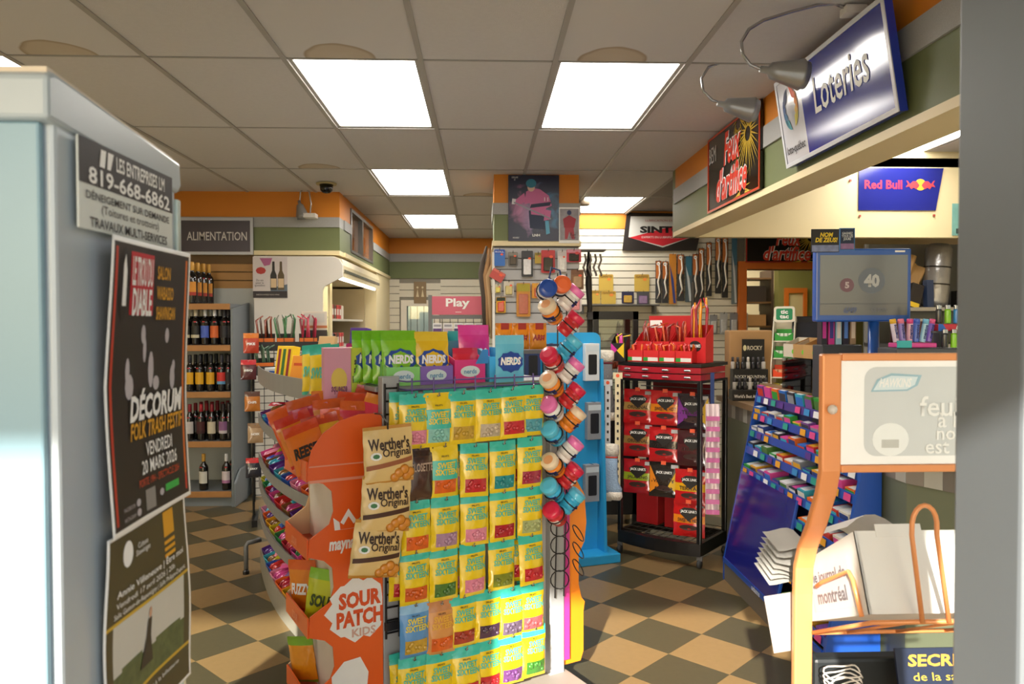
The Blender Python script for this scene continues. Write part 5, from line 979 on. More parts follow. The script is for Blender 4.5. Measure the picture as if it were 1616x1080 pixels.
# ============================================================ OPEN WINE COOLER ON THE LEFT
CY0, CY1 = 6.80, 9.2
WHT = mat('#dedad3', .35, 0, .01, 60, .03, 3); cp = [at(x, y, Y=CY0) for x, y in ((400, 404), (526, 405), (536, 409), (541, 419), (541, 437), (513, 452), (510, 460))]
pts = [(p.x, p.z) for p in cp]; xr = pts[-1][0]; xl = pts[0][0]; zt = pts[0][1]
co = thing('open_cooler', 'white open-front refrigerated cooler with lit canopy on the left', 'cooler', (0, CY0, 0))
MB().prism(([(xl, .0)]+[(xr, .0)]+pts[::-1]), 0, .03).build('side_panel', WHT, co, bevel=.004)
cx1 = pts[3][0]; zc = pts[4][1]
MB().prism([(xl, zc+.03), (cx1-.06, zc+.02), (cx1, zc), (cx1, zt-.08), (cx1-.02, zt-.02), (cx1-.08, zt), (xl, zt)], .03, CY1-CY0).build('canopy', mat('#d8cba6', .4), co)
MB().box(cx1-.02, cx1+.006, .05, CY1-CY0-.05, zt-.14, zt-.115).build('canopy_rail', CHROME, co)
MB().box(xl, xl+.05, .03, CY1-CY0, 0, zc+.03).build('back', mat('#8e8a80', .5), co); MB().box(xl+.05, xr+.05, .03, CY1-CY0, 0, .5).build('well', WHT, co)
MB().tube([(cx1-.05, .1, zc-.005), (cx1-.05, CY1-CY0-.1, zc-.005)], .016, 8).build('lamp_tube', mat('#fff4dc', .4, 0, 0, 1, 0, 1, 0, 6.0), co)
MB().box(xl+.05, xr, CY1-CY0-.03, CY1-CY0, .5, zc).build('end_panel', mat('#b8a888', .5), co); MB().box(xr-.004, xr+.04, .0, .01, .5, pts[-2][1]).build('side_glass', glassmat('#e4ece8', .1), co)
for z in (.95, 1.30, 1.58): MB().box(xl+.05, xr-.02, .04, CY1-CY0-.05, z-.02, z).build('shelf', mat('#c9c5bb', .4), co)
for z, s in ((1.30, 'lower'), (1.58, 'upper')):
    for i in range(9):
        c = ('#c8302a', '#e4e0d8', '#b82a34', '#3a3a6a', '#d8d2c8', '#a83a2a', '#e0dcd0', '#5a3a2a', '#c84a3a')[(i*2+int(z*10)) % 9]
        t = thing('drink_pack', '%s drink carton from the near end on the %s shelf of the white cooler' % (ORD[i], s), 'carton', (xr-.1, CY0+.16+.13*i, z), 0, 'cartons in the cooler'); MB().box(-.05, .05, -.055, .055, 0, .14).build('carton', card(c), t, bevel=.004); MB().box(.0505, .0515, -.04, .04, .04, .1).build('label', ink('#d8d4cc'), t)
wp = plaque('wine_poster', 'wine advertisement poster with two bottles on the white cooler side', 'poster', .3, .365, (at(426, 438, Y=6.79).x, 6.798, at(426, 438, Y=6.79).z), 0, ink('#cfc6c4'), .003)
decal(wp, rect(-.15, .15, -.18, -.12), ink('#2a2328'), -.0038); decal(wp, [(.0, -.12), (.15, -.12), (.15, -.06), (.02, -.09)], ink('#5a6a7a'), -.0038); decal(wp, ell(-.08, .06, .045, .032, 8), ink('#b02a24'), -.0038, 'emblem'); decal(wp, [(-.09, .17), (.02, .17), (.0, .11), (-.05, .1)], ink('#a85a84'), -.0036)
for x, c in ((.03, '#1f1a1a'), (.095, '#5a4a2c')): decal(wp, [(x-.028, -.11), (x+.028, -.11), (x+.028, .02), (x+.012, .06), (x+.01, .14), (x-.01, .14), (x-.012, .06), (x-.028, .02)], ink(c), -.0044, 'bottle_print'); decal(wp, rect(x-.024, x+.024, -.09, -.01), ink('#d8bc94'), -.005, 'bottle_print')
text('Du vin\npour le\nquotidien', .09, .07, DK, wp, (-.09, -.005, -.05)); text('DÉCOUVREZ NOS VINS', .2, .014, ink('#c8c0b8'), wp, (-.02, -.005, -.15))
# ============================================================ WINE SHELVES
WOOD = mat('#b07c46', .45, 0, .03, 40, .15, 12); SG = steel('#7d8489', .5, .1)
wx1 = at(362, 480, Y=6.42).x; wx0 = -2.75
ws_ = thing('wine_shelves', 'grey shelving unit with wooden shelf edges full of wine bottles', 'shelving unit', (wx1, 6.42, 0))
L0 = wx0-wx1; SZ = [1.70, 1.355, .965, .55, .13]
for z in SZ:
    s = MB().box(L0, 0, .02, .5, z-.04, z).build('shelf', SG, ws_); MB().box(L0, 0, 0, .02, z-.05, z+.0).build('wood_edge', WOOD, s, bevel=.003)
MB().box(L0, .1, .5, .52, 0, 1.85).build('back_panel', steel('#b9bcb8', .5), ws_); MB().prism([(0, 0), (.48, 0), (.48, 1.72), (.02, 1.66)], .002, .02, 'yz').build('side_panel', SG, ws_)
MB().prism([(-.02, .0), (.3, .0), (.3, .3), (.12, .3), (-.02, .2)], .022, .045, 'yz').build('end_bracket', SG, ws_, bevel=.02); MB().box(L0, .02, .04, .06, 0, .08).build('kick_plate', SG, ws_)
MB().box(.06, .1, .47, .5, 0, 1.87).build('standard', mat('#c8c8c4', .4), ws_)
for i in range(12): MB().box(.075, .085, .466, .47, 1.5+.03*i-.004, 1.5+.03*i+.008).build('slot', BLACK, ws_)
GLB = mat('#14100e', .08, 0, 0, 1, .1, 10, .6)
bp = [(.0, 0), (.036, 0), (.0375, .01), (.0375, .185), (.033, .205), (.018, .225), (.0145, .24), (.0145, .30)]
bme = MB().lathe(bp, 14).mesh('glass', GLB, True); capm = {}; labm = {}
def bottle(x, y, z, lab, cap, label, s=1., lab2=None):
    t = thing('wine_bottle', label, 'bottle', (x, y, z), random.uniform(-.4, .4), 'wine bottles'); t.scale = (s, s, s); link('glass', bme, t)
    if cap not in capm: capm[cap] = MB().lathe([(.0155, .242), (.0158, .244), (.0158, .302), (.014, .306)], 12).mesh('capsule', mat(cap, .35, .2), True)
    link('capsule', capm[cap], t)
    k = (lab, lab2)
    if k not in labm:
        m = MB(); m.grid(lambda u, v: (.0382*math.sin((u-.5)*2.2), -.0382*math.cos((u-.5)*2.2), .06+v*.1), 8, 4, lambda u, v: 1 if (v < .35) else 0); labm[k] = m.mesh('label', [ink(lab), ink(lab2 or lab)], True)
    link('label', labm[k], t, rot=(0, 0, -t.rotation_euler.z)); MB().box(-.01, .01, -.036, -.033, .19, .198).build('shelf_tag', ink('#d8303a'), t)
def wbx(px, z): return at(px, 600, Y=6.5).x
RW = [(1.70, 'top', [(291, '#d8902a', '#c8963c', '#a8301f'), (305, '#d8902a', '#c8963c', '#a8301f')]),
 (1.355, 'second', [(295, '#2a2824', '#d8d4c8', '#cfc4a4'), (310, '#2a2a26', '#d8d0b8', '#cfc4a4'), (325, '#4a64c0', '#d8dade', '#4a64c0'), (340, '#d8682f', '#dcdce0', '#d8682f'), (355, '#26262c', '#3a3a40', '#1f1f24')]),
 (.965, 'third', [(300, '#e0a81f', '#2a2a30', '#e0a81f'), (316, '#e0a81f', '#2a2a30', '#e0a81f'), (333, '#e0a81f', '#2a2a30', '#e0a81f'), (350, '#d83a34', '#3a3a44', '#6aa8d8')]),
 (.55, 'fourth', [(299, '#c8c2c0', '#8a1f2c', '#c8c2c0'), (317, '#4a1f24', '#a81f2c', '#3a1a1e'), (334, '#d6ccb4', '#8a1f2c', '#d6ccb4'), (352, '#9a6a9a', '#2a2226', '#d8d0d6')]),
 (.13, 'bottom', [(320, '#d4d0c4', '#c0923a', '#d4d0c4'), (356, '#dcd0d4', '#e4e4e6', '#b87aa8')])]
LN = {'#d8902a': 'orange', '#2a2824': 'black and cream', '#2a2a26': 'dark cream-footed', '#4a64c0': 'blue', '#d8682f': 'orange', '#26262c': 'black medallion', '#e0a81f': 'yellow', '#d83a34': 'red and blue', '#c8c2c0': 'grey-white', '#4a1f24': 'dark red', '#d6ccb4': 'cream', '#9a6a9a': 'purple', '#d4d0c4': 'white', '#dcd0d4': 'pink'}
for z, nm, row in RW:
    for i, (px, lab, cap, lab2) in enumerate(row):
        x = at(px, 600, Y=6.5).x; sc = 1.15 if nm == 'top' else 1.
        bottle(x, 6.5, z, lab, cap, 'front wine bottle with %s label, %s from left on the %s shelf' % (LN[lab], ORD[i], nm), sc, lab2)
        if nm != 'bottom':
            for dpt in range(3): bottle(x+.012*(dpt+1), 6.5+.095*(dpt+1), z, lab, cap, 'wine bottle %s behind the %s front bottle on the %s shelf' % (('just', 'two', 'three')[dpt], ORD[i], nm), sc, lab2)
    if nm in ('second', 'third', 'fourth'):
        for i in range(3): bottle(wx1-.045, 6.52+.1*i, z, '#2a2426', '#3a3438', 'dark wine bottle, %s deep at the right end of the %s shelf' % (ORD[i], nm))
bottle(at(365, 600, Y=6.62).x, 6.64, .13, '#b88ab0', '#dcdce0', 'white-capped wine bottle behind the pink one on the bottom shelf')
# ============================================================ WIRE SNACK RACK BETWEEN WINE AND COOLER
sr = thing('snack_rack', 'black wire snack rack standing left of the gondola', 'rack', (-1.78, 5.95, 0), R(15))
for x in (0, .62): MB().tube([(x, 0, .05), (x, 0, 1.45)], .009, 8).build('post', BLACK, sr)
for i in range(9): MB().tube([(.075*i+.01, .0, .15), (.075*i+.01, .0, 1.42)], .003, 5).build('grid_wire', BLACK, sr)
for i in range(22): MB().tube([(0, .0, .2+.055*i), (.62, 0, .2+.055*i)], .003, 5).build('grid_wire', BLACK, sr)
for z, n_ in ((1.24, 'upper'), (1.42, 'top')):
    MB().box(-.02, .62, -.16 if z < 1.3 else -.02, .02 if z < 1.3 else .1, z-.1, z-.09).build('tray', BLACK, sr); MB().box(-.02, .62, -.165 if z < 1.3 else -.025, -.16 if z < 1.3 else -.02, z-.1, z-.03).build('tray_front', mat('#2a2626', .4), sr)
for i in range(2): MB().box(.01+.6*i-.02, .01+.6*i+.02, -.2, .12, .0, .05).build('foot', BLACK, sr)
def SRp(x, y, z): return sr.location+Matrix.Rotation(R(15), 3, 'Z') @ Vector((x, y, z))
for i, (x, z, y, c1_, c2_, n, L, l) in enumerate(((.1, 1.345, .04, '#4a2a20', '#8a3a24', 5, .24, 'dark brown'), (.25, 1.345, .04, '#6a6a5a', '#3f7a4a', 7, .25, 'green-topped'), (.42, 1.345, .04, '#9a3a4a', '#c83a54', 7, .25, 'red-topped'), (.09, 1.16, -.08, '#3a5a48', '#5a7a60', 7, .2, 'dark green'), (.35, 1.16, -.08, '#3a7a34', '#4a8a3a', 6, .13, 'bright green'))):
    t = thing('stick_holder', '%s snack stick holder on the wire snack rack' % l, 'holder', SRp(x, y, z-.012), R(15), 'stick holders'); w = .14
    for a in ((-w/2, w/2, -.03, -.027, 0, .09), (-w/2, w/2, .03, .033, 0, .12), (-w/2, -w/2+.003, -.027, .03, 0, .09), (w/2-.003, w/2, -.027, .03, 0, .09)): MB().box(*a).build('wall', card('#26211e'), t)
    MB().box(-w/2, w/2, -.027, .03, 0, .003).build('floor', card('#26211e'), t); decal(t, rect(-w*.48, w*.48, .05, .085), ink('#e0701f'), -.031, 'band'); decal(t, rect(-w*.3, w*.3, .015, .045), ink('#c8c4bc'), -.031, 'band'); sticks(n, c1_, c2_, L, SRp(x, y, z-.005), R(15), 'the %s holder' % l, w*.8, .15)
for i, (px, py, c1_, c2_, l) in enumerate(((396, 548, '#b8402a', '#d87a2a', 'red pepperoni'), (398, 640, '#b8702c', '#5a3a2f', 'orange'), (403, 690, '#a88a68', '#8a6a4a', 'brown paper'), (400, 745, '#2a2a34', '#c8282c', 'black and red jerky'), (392, 590, '#5a2a2c', '#c82a34', 'dark red'))):
    p = at(px, py-22, Y=5.78); t = thing('snack_bag', '%s bag hanging on the wire snack rack' % l, 'snack bag', p, R(15), 'bags on the wire snack rack'); b = MB(); f = pillow(b, .11, .15, .015, lambda u, v: 1 if v > .75 else 0); b.build('film', [bag(c1_), bag(c2_)], t, smooth=True); text(('PIKE', 'CHIPS', 'NOIX', 'JERKY', 'BBQ')[i], .06, .018, WHITE, t, (0, -.025, -.08), bold=.03); MB().tube([(0, .12, -.01), (0, -.01, -.01)], .003, 5).build('hook', CHROME, t)
cl = stdbox('#d8cec0', .2, .06, .3, SRp(.47, .1, 1.33), R(15), 'small shelf box with white cups behind the red sticks', 0, ((-.5, .5, .55, .62, '#b86a3a'), (-.5, .5, .2, .5, '#3a2f2a'), (-.4, .4, .7, .95, '#c8c4bc')), name='shelf_box')
# ============================================================ OFFICE BEYOND THE DOORWAY
os_ = thing('office_shelves', 'dark shelf stack with bags and boxes beyond the orange doorway', 'shelves', (3.24, 9.4, 0))
for x in (0, .36): MB().box(x, x+.03, 0, .4, 0, 2.2).build('side', mat('#4a3a28', .6), os_)
for z in (1.2, 1.5, 1.8, 2.1): MB().box(.03, .36, 0, .4, z-.02, z).build('shelf', mat('#7a5a34', .6), os_)
for i, (c, z, h, l) in enumerate((('#caa06a', 1.5, .14, 'tan box'), ('#3a3430', 1.8, .2, 'black bag'), ('#b8925a', 1.2, .2, 'brown paper bag'))):
    stdbox(c, .24, .25, h, (3.435, 9.45, z), 0, '%s on the office shelves beyond the doorway' % l, name='shelf_box')
jt = thing('dark_jacket', 'dark jacket hanging beyond the orange doorway', 'jacket', (3.95, 9.9, 1.0)); MB().lathe([(.03, .62), (.12, .58), (.19, .48), (.2, .2), (.22, -.1), (.2, -.15)], 16, M=Matrix.Scale(.5, 4, (0, 1, 0))).build('cloth', mat('#17171c', .9, 0, .3, 30), jt, smooth=True); MB().tube([(0, 0, .62), (0, 0, .7), (.03, 0, .73)], .006, 6).build('hanger', CHROME, jt)
plaque('framed_picture', 'small dark framed picture beyond the orange doorway', 'picture', .2, .3, (3.98, 10.59, 1.85), 0, ink('#6a5a4a'), .02, frame=mat('#3a2418', .4))
# ============================================================ COUNTER
CT = 1.02
CF = [(1.68, 5.3), (1.68, 2.95), (2.06, 2.12), (2.7, 2.12), (2.7, 2.3), (2.3, 2.95), (2.3, 5.3)]
ct = thing('sales_counter', 'olive-fronted sales counter with checkered edge band', 'counter', (0, 0, 0))
CG = mat('#6f755f', .45, 0, .02, 60, .05, 4)
MB().prism(CF[::-1], 0, CT-.13, 'xy').build('body', CG, ct)
top = [(1.65, 5.33), (1.65, 2.94), (2.04, 2.09), (2.73, 2.09), (2.73, 2.31), (2.33, 2.96), (2.33, 5.33)]
MB().prism(top[::-1], CT-.035, CT, 'xy').build('worktop', mat('#8a6f50', .35, 0, .02, 40, .15, 14), ct)
def band(p, q, n0):
    p, q = Vector(p), Vector(q); d = q-p; L = d.length; n = int(L/.075); a = math.atan2(d.y, d.x); b = MB(); b.box(0, L/n-.001, -.004, .02, CT-.13, CT-.035)
    ms = [b.mesh('band_block', mat(c, .5)) for c in ('#b4b2a8', '#8d857c', '#77716a')]
    for i in range(n): o = link('band_block', ms[(i*2+n0) % 3], ct, (p.x+d.x*i/n, p.y+d.y*i/n, 0), (0, 0, a))
band(CF[0], CF[1], 0); band(CF[1], CF[2], 1); band(CF[2], CF[3], 2)
MB().prism([(1.70, 5.28), (1.70, 2.96), (2.07, 2.14), (2.68, 2.14), (2.28, 2.95), (2.28, 5.28)][::-1], CT-.13, CT-.036, 'xy').build('core', CG, ct)
# ============================================================ BLUE GUM RACK IN FRONT OF THE COUNTER
BLU = mat('#1f4fae', .3, 0, .01, 60, .04, 4, .3); DBL = mat('#1d1f7c', .15, 0, 0, 1, .06, 3, .5)
gr_ = thing('gum_rack', 'blue slanted gum and candy rack leaning along the counter front', 'rack', (1.675, 4.46, 0), R(-90))
LX = 1.32
def fy(z): return -.245+.20*(z-.1)/1.02
sp = [(-.005, .0), (-.245, .0), (-.245, .12), (-.04, 1.16), (-.005, 1.16)]
MB().prism(sp, -.012, 0, 'yz').build('end_panel', BLU, gr_); MB().prism(sp, LX, LX+.02, 'yz').build('end_panel', BLU, gr_)
MB().box(0, LX, -.24, -.01, 0, .11).build('base', steel('#6a6256', .5), gr_); MB().box(0, LX, -.25, -.24, .11, .14).build('base_rail', BLU, gr_)
csf = thing('counter_shelf', 'low brown shelf over the counter edge behind the gum rack top', 'shelf', (1.675, 4.46, 0), R(-90)); MB().box(0, .68, -.035, .22, 1.162, 1.171).build('board', mat('#8a6f50', .35), csf); MB().box(.01, .03, .02, .2, CT, 1.162).build('support', mat('#6f5a40', .4), csf); MB().box(.65, .67, .02, .2, CT, 1.162).build('support', mat('#6f5a40', .4), csf); MB().box(0, LX, -.02, -.006, .11, 1.15).build('back_panel', mat('#2a3a7a', .5), gr_)
def slab(x0, x1, z0, z1, t=.008):
    return MB().prism([(fy(z0)-t, z0), (fy(z0), z0), (fy(z1), z1), (fy(z1)-t, z1)][::-1], x0, x1, 'yz')
slab(.02, .80, .14, .655).build('front_panel', DBL, gr_); slab(.0, .02, .12, .66).build('panel_edge', BLU, gr_); slab(.80, .82, .12, .66).build('panel_edge', BLU, gr_)
text('adams', .12, .03, ink('#c8d0e0'), gr_, (.55, fy(.125)-.012, .125), bold=.03)
SHZ = [(.67, 0, LX), (.79, 0, LX), (.89, 0, LX), (.99, 0, LX), (1.09, 0, LX), (.18, .82, LX), (.31, .82, LX), (.44, .82, LX), (.56, .82, LX)]
SHN = ['lowest full shelf', 'second full shelf', 'middle full shelf', 'fourth full shelf', 'top shelf', 'lowest short shelf', 'second short shelf', 'third short shelf', 'highest short shelf']
GC = ['#2f9a3a', '#2a6fc8', '#dcdce0', '#e0a82a', '#c83a2a', '#3a3a44', '#7a4a9a', '#e0dcd0', '#38a8c0', '#d84a9a', '#8a9098', '#4a7a3a', '#e8701f', '#28408a']
TGC = ['#e0a02a', '#d84a8a', '#3a8ac8', '#e8e8ea', '#2f9a8a', '#5a3a8a']
gm = {}; rnd = random.Random(11)
for si_, (z, x0, x1) in enumerate(SHZ):
    sh = MB().prism([(-.02, z+.015), (fy(z)-.0, z-.01), (fy(z), z-.018), (-.02, z+.007)], x0, x1, 'yz').build('shelf', BLU, gr_)
    MB().prism([(fy(z)-.004, z-.03), (fy(z), z-.03), (fy(z)+.004, z+.012), (fy(z), z+.012)][::-1], x0, x1, 'yz').build('lip', BLU if si_ != 4 else mat('#4a3a86', .4), sh)
    n = int((x1-x0)/.105)
    for k in range(n):
        x = x0+(k+.5)*(x1-x0)/n
        if rnd.random() < .8: MB().box(-.03, .03, -.002, 0, -.016, .016).build('price_tag', ink(TGC[(k+si_*2) % 6]), sh, (x, fy(z)-.006, z-.01), (R(-8), 0, 0))
        c = GC[(k*3+si_*5+k//4) % 14]; hh = (.03, .042, .036, .05)[(k+si_) % 4] if si_ != 4 else .075
        kk = (c, hh)
        dep = min(.19, -.03-fy(z))
        if kk not in gm:
            gm[kk] = (MB().box(-.044, .044, 0, 1, 0, hh).mesh('carton', card(c)), MB().box(-.03, .03, .1, .8, hh, hh+.0008).mesh('print', mat('#d8d8da' if rnd.random() < .6 else GC[rnd.randrange(14)], .4, 0, 0, 1, .3, 25)))
        t = thing('gum_pack', 'gum box, %s from the far end on the %s of the blue rack' % (ORD[k], SHN[si_]), 'gum box', gr_.location+Matrix.Rotation(R(-90), 3, 'Z') @ Vector((x, fy(z)+.008, z-.004)), R(-90)+rnd.uniform(-.03, .03), 'gum boxes on the blue rack', R(9))
        for me in gm[kk]: link(me.name.split('.')[0], me, t, scale=(1, dep, 1))
        MB().box(-.04, .04, -.001, 0, hh*.2, hh*.8).build('front_print', ink(GC[(k*5+si_) % 14]), t)
        if si_ == 4:
            for q in range(3): MB().box(-.04, .04, 0, .012, 0, .05).build('box_divider', card('#e6e4de' if (k+q) % 2 else '#d8d23a'), t, (0, .02+.03*q, hh*.4), (R(-25), 0, 0))
# ============================================================ THINGS ON THE COUNTER
def kraft(c): return mat(c, .7, 0, .05, 30, .08, 10)
pz = CT
p = at(1178, 630, Y=4.85); kb = thing('kraft_bag', 'large plain brown kraft paper sack on the counter end', 'paper bag', (1.84, 5.22, CT)); MB().box(-.15, .15, -.05, .06, 0, .46).build('sack', kraft('#b08a5c'), kb, bevel=.01)
rk = thing('freshener_display', 'black two-tier air freshener display on the counter end', 'display', (1.785, 5.03, CT), R(-6)); BK = mat('#161514', .4)
for a in ((-.14, .12, -.12, -.0, 0, .07), (-.11, .12, .0, .1, 0, .20)): MB().box(*a).build('tier', BK, rk, bevel=.003)
MB().box(-.03, .12, .1, .106, .2, .40).build('header', BK, rk); text('ROCKY', .1, .03, ink('#d8d0b8'), rk, (.055, .097, .34), bold=.02); decal(rk, ell(-.012, .34, .012, .02, 10), ink('#d8cfa0'), .097, 'leaf')
text("World's Best Air Freshener", .24, .022, ink('#e4e0d8'), rk, (-.01, -.123, .03), bold=.02); text('ROCKY MOUNTAIN', .2, .022, ink('#d8d4c8'), rk, (0, -.003, .15), bold=.02); decal(rk, rect(-.1, .11, .09, .115), ink('#c8c4b8'), -.002, 'print_line'); decal(rk, ell(.1, .04, .014, .012, 10), ink('#3ac83a'), -.1235, 'sticker')
for r_ in range(2):
    for i in range(7):
        x = -.115+.034*i; t = thing('spray_bottle', '%s small spray bottle from left on the %s tier of the freshener display' % (ORD[i], ('lower', 'upper')[r_]), 'bottle', rk.location+Matrix.Rotation(R(-6), 3, 'Z') @ Vector((x+.012*r_, -.06+.11*r_, .07+.13*r_)), 0, 'spray bottles'); MB().lathe([(.013, 0), (.014, .003), (.014, .045), (.008, .05)], 10).build('bottle', mat('#26262a' if i % 3 else '#b8b4ae', .2), t, smooth=True); MB().lathe([(.009, .05), (.009, .075), (.007, .08)], 8).build('cap', mat('#d8d6d2' if i in (3,) else '#4a4a50', .25), t, smooth=True)
tt = thing('mint_display', 'white and green mint dispenser tower on the counter', 'display', (1.76, 4.4, 1.173), R(-32)); tt.scale = (.84, .84, .84); WP = mat('#e6e0cf', .3)
for x in (-.075, .067): MB().prism([(-.06, 0), (.09, 0), (.11, .4), (.06, .47), (.03, .47), (-.0, .38), (-.02, .25), (-.07, .12)], x, x+.008, 'yz').build('side', WP, tt, bevel=.003)
MB().box(-.067, .067, .085, .092, .03, .44).build('back', WP, tt)
MB().prism(rrect(-.07, .07, .43, .54, .02), .02, .03).build('header', WP, tt); decal(tt, rrect(-.055, .055, .445, .525, .012), ink('#1f8a5a'), .019, 'logo'); text('tic\ntac', .06, .06, WHITE, tt, (0, .018, .485), bold=.04)
for z, y, c, l in ((.30, .0, '#2f9a3a', 'upper green'), (.18, -.03, '#2f9a3a', 'lower green'), (.05, -.06, '#ee4a1c', 'orange')):
    MB().box(-.067, .067, y-.005, .08, z-.008, z).build('ledge', WP, tt)
    t = thing('mint_box', '%s open mint box on the white dispenser tower' % l, 'box', tt.location+Matrix.Rotation(R(-32), 3, 'Z') @ Vector((0, y+.002, z+.001))*.84, R(-32), 'mint boxes'); t.scale = (.84, .84, .84); m = card(c)
    MB().prism([(-.06, 0), (.06, 0), (.06, .055), (.025, .03), (-.025, .03), (-.06, .055)], 0, .003).build('front', m, t); MB().box(-.06, .06, .06, .063, 0, .08).build('back', m, t); MB().box(-.06, -.057, .003, .06, 0, .055).build('side', m, t); MB().box(.057, .06, .003, .06, 0, .055).build('side', m, t)
    for i in range(4): MB().box(-.052+.027*i, -.03+.027*i, .01, .05, 0, .05).build('mint_pack', mat('#e4ecdc' if c != '#ee4a1c' else '#f0b48a', .2), t, bevel=.003)
po = thing('till_terminal', 'black point of sale terminal leaning on the counter', 'terminal', (1.90, 4.3, CT), R(-25)); po.scale = (1.15, 1.15, 1.15); MB().prism([(-.1, 0), (.16, 0), (.16, .03), (.05, .06), (.12, .46), (.08, .48), (-.02, .06), (-.1, .03)], -.11, .11, 'yz').build('body', mat('#1d1e22', .35), po, bevel=.008); MB().prism([(-.02, .1), (.06, .44), (.057, .445), (-.024, .105)], -.09, .09, 'yz').build('screen', mat('#2d2f36', .12), po); MB().box(-.012, .012, .07, .09, .48, .52).build('red_light', mat('#c83028', .3), po)
for k, (x, y, c) in enumerate(((1.655, 4.05, '#c8bfae'), (1.665, 3.945, '#b08a58'), (1.675, 3.84, '#b8925e'))):
    t = dbox(c, .11, .07, .1, (x, y, 1.345), R(-75), '%s small carton with green sticker on the acrylic bin' % ('pale', 'middle brown', 'right brown')[k], name='small_carton'); decal(t, ell(.03, .03, .014, .014, 10), ink('#5ac42a'), -.001, 'sticker'); t['group'] = 'small cartons'
ac = thing('acrylic_bin', 'clear acrylic bin of brown wrapped goods on the counter', 'bin', (1.64, 4.06, 1.172), R(-85)); GLA = glassmat('#dfe2da', .06, 'acrylic')
for a in ((-.05, .26, 0, .004, 0, .165), (-.05, .26, .2, .204, 0, .165), (-.05, -.046, .004, .2, 0, .165), (.256, .26, .004, .2, 0, .165), (-.05, .26, 0, .204, .165, .169)): MB().box(*a).build('acrylic_wall', GLA, ac)
for i in range(4): MB().lathe([(0, 0), (.035, .01), (.042, .06), (.03, .11), (0, .12)], 10).build('wrapped_good', mat('#8a6238', .6, 0, .3, 40, .2, 20), ac, (.0+.07*i, .1, .001), smooth=True)
# lottery screen
sx, sy = 1.735, 3.4; s0, s1 = at(1290, 392, Y=sy), at(1435, 508, Y=sy); sw, shh = s1.x-s0.x, s0.z-s1.z; scx, scz = (s0.x+s1.x)/2, (s0.z+s1.z)/2
ls = thing('lottery_screen', 'blue-framed lottery monitor on a blue post on the counter', 'monitor', (scx, sy, CT), R(-4)); zc_ = scz-CT
BF = mat('#1f55b0', .3, 0, 0, 1, .04, 4, .3)
MB().box(-sw/2, sw/2, 0, .05, zc_-shh/2, zc_+shh/2).build('case', BF, ls, bevel=.008)
SCR = mat('#6f7276', .12, 0, 0, 1, .12, 3, .3, .03); b = MB().box(-sw/2+.018, sw/2-.018, -.002, 0, zc_-shh/2+.03, zc_+shh/2-.03).build('screen', SCR, ls)
decal(b, ell(.035, zc_+.02, .06, .058, 20), ink('#6d7684'), -.003, 'ball'); decal(b, ell(-.075, zc_+.0, .032, .032, 16), ink('#7a5a68'), -.003, 'ball'); text('40', .07, .06, ink('#b9bdc2'), b, (.035, -.004, zc_+.02), bold=.05); text('5', .02, .03, ink('#c0b4ba'), b, (-.075, -.004, zc_), bold=.05)
decal(b, rect(-sw/2+.018, sw/2-.018, zc_-shh/2+.08, zc_-shh/2+.083), ink('#5a6068'), -.003, 'line'); text('6/49', .06, .03, ink('#5f6a8a'), b, (-.06, -.004, zc_-shh/2+.053), shear=.2, bold=.05); text('CE SOIR', .07, .018, ink('#747a84'), b, (.07, -.004, zc_-shh/2+.055), bold=.02)
decal(ls, rect(sw/2-.075, sw/2-.03, zc_+shh/2-.018, zc_+shh/2-.01), WHITE, -.001, 'badge')
MB().tube([(.06, .03, .0), (.06, .03, zc_-shh/2+.02)], .024, 12).build('post', BF, ls, smooth=True); MB().lathe([(.1, 0), (.1, .012), (.03, .02)], 20, (.06, .03, 0)).build('foot', BF, ls)
f1 = plaque('lottery_flyer', 'black flyer with yellow lettering on top of the lottery monitor', 'flyer', .125, .105, (scx-.175, sy+.01, CT+zc_+shh/2+.035), R(-4), ink('#17181f'), .003); text('NOM\nDE ZEUS!', .1, .045, ink('#e0c42a'), f1, (.005, -.0045, .015), shear=.2, bold=.04); decal(f1, rect(-.06, .06, -.05, -.02), mat('#7a86b0', .5, 0, 0, 1, .5, 40), -.004)
f2_ = plaque('lottery_flyer', 'dark blue flyer beside the yellow-lettered one on the monitor', 'flyer', .068, .1, (scx-.075, sy+.01, CT+zc_+shh/2+.042), R(-4), ink('#1a2a4c'), .003, frame=ink('#3a7ab8'), fw=.003); text('GAGNEZ\nTOUS LES\nJOURS', .05, .04, ink('#c8d0dc'), f2_, (0, -.008, .012), bold=.02); decal(f2_, rect(-.03, .03, -.045, -.02), mat('#8a6a9a', .5, 0, 0, 1, .5, 40), -.0075)
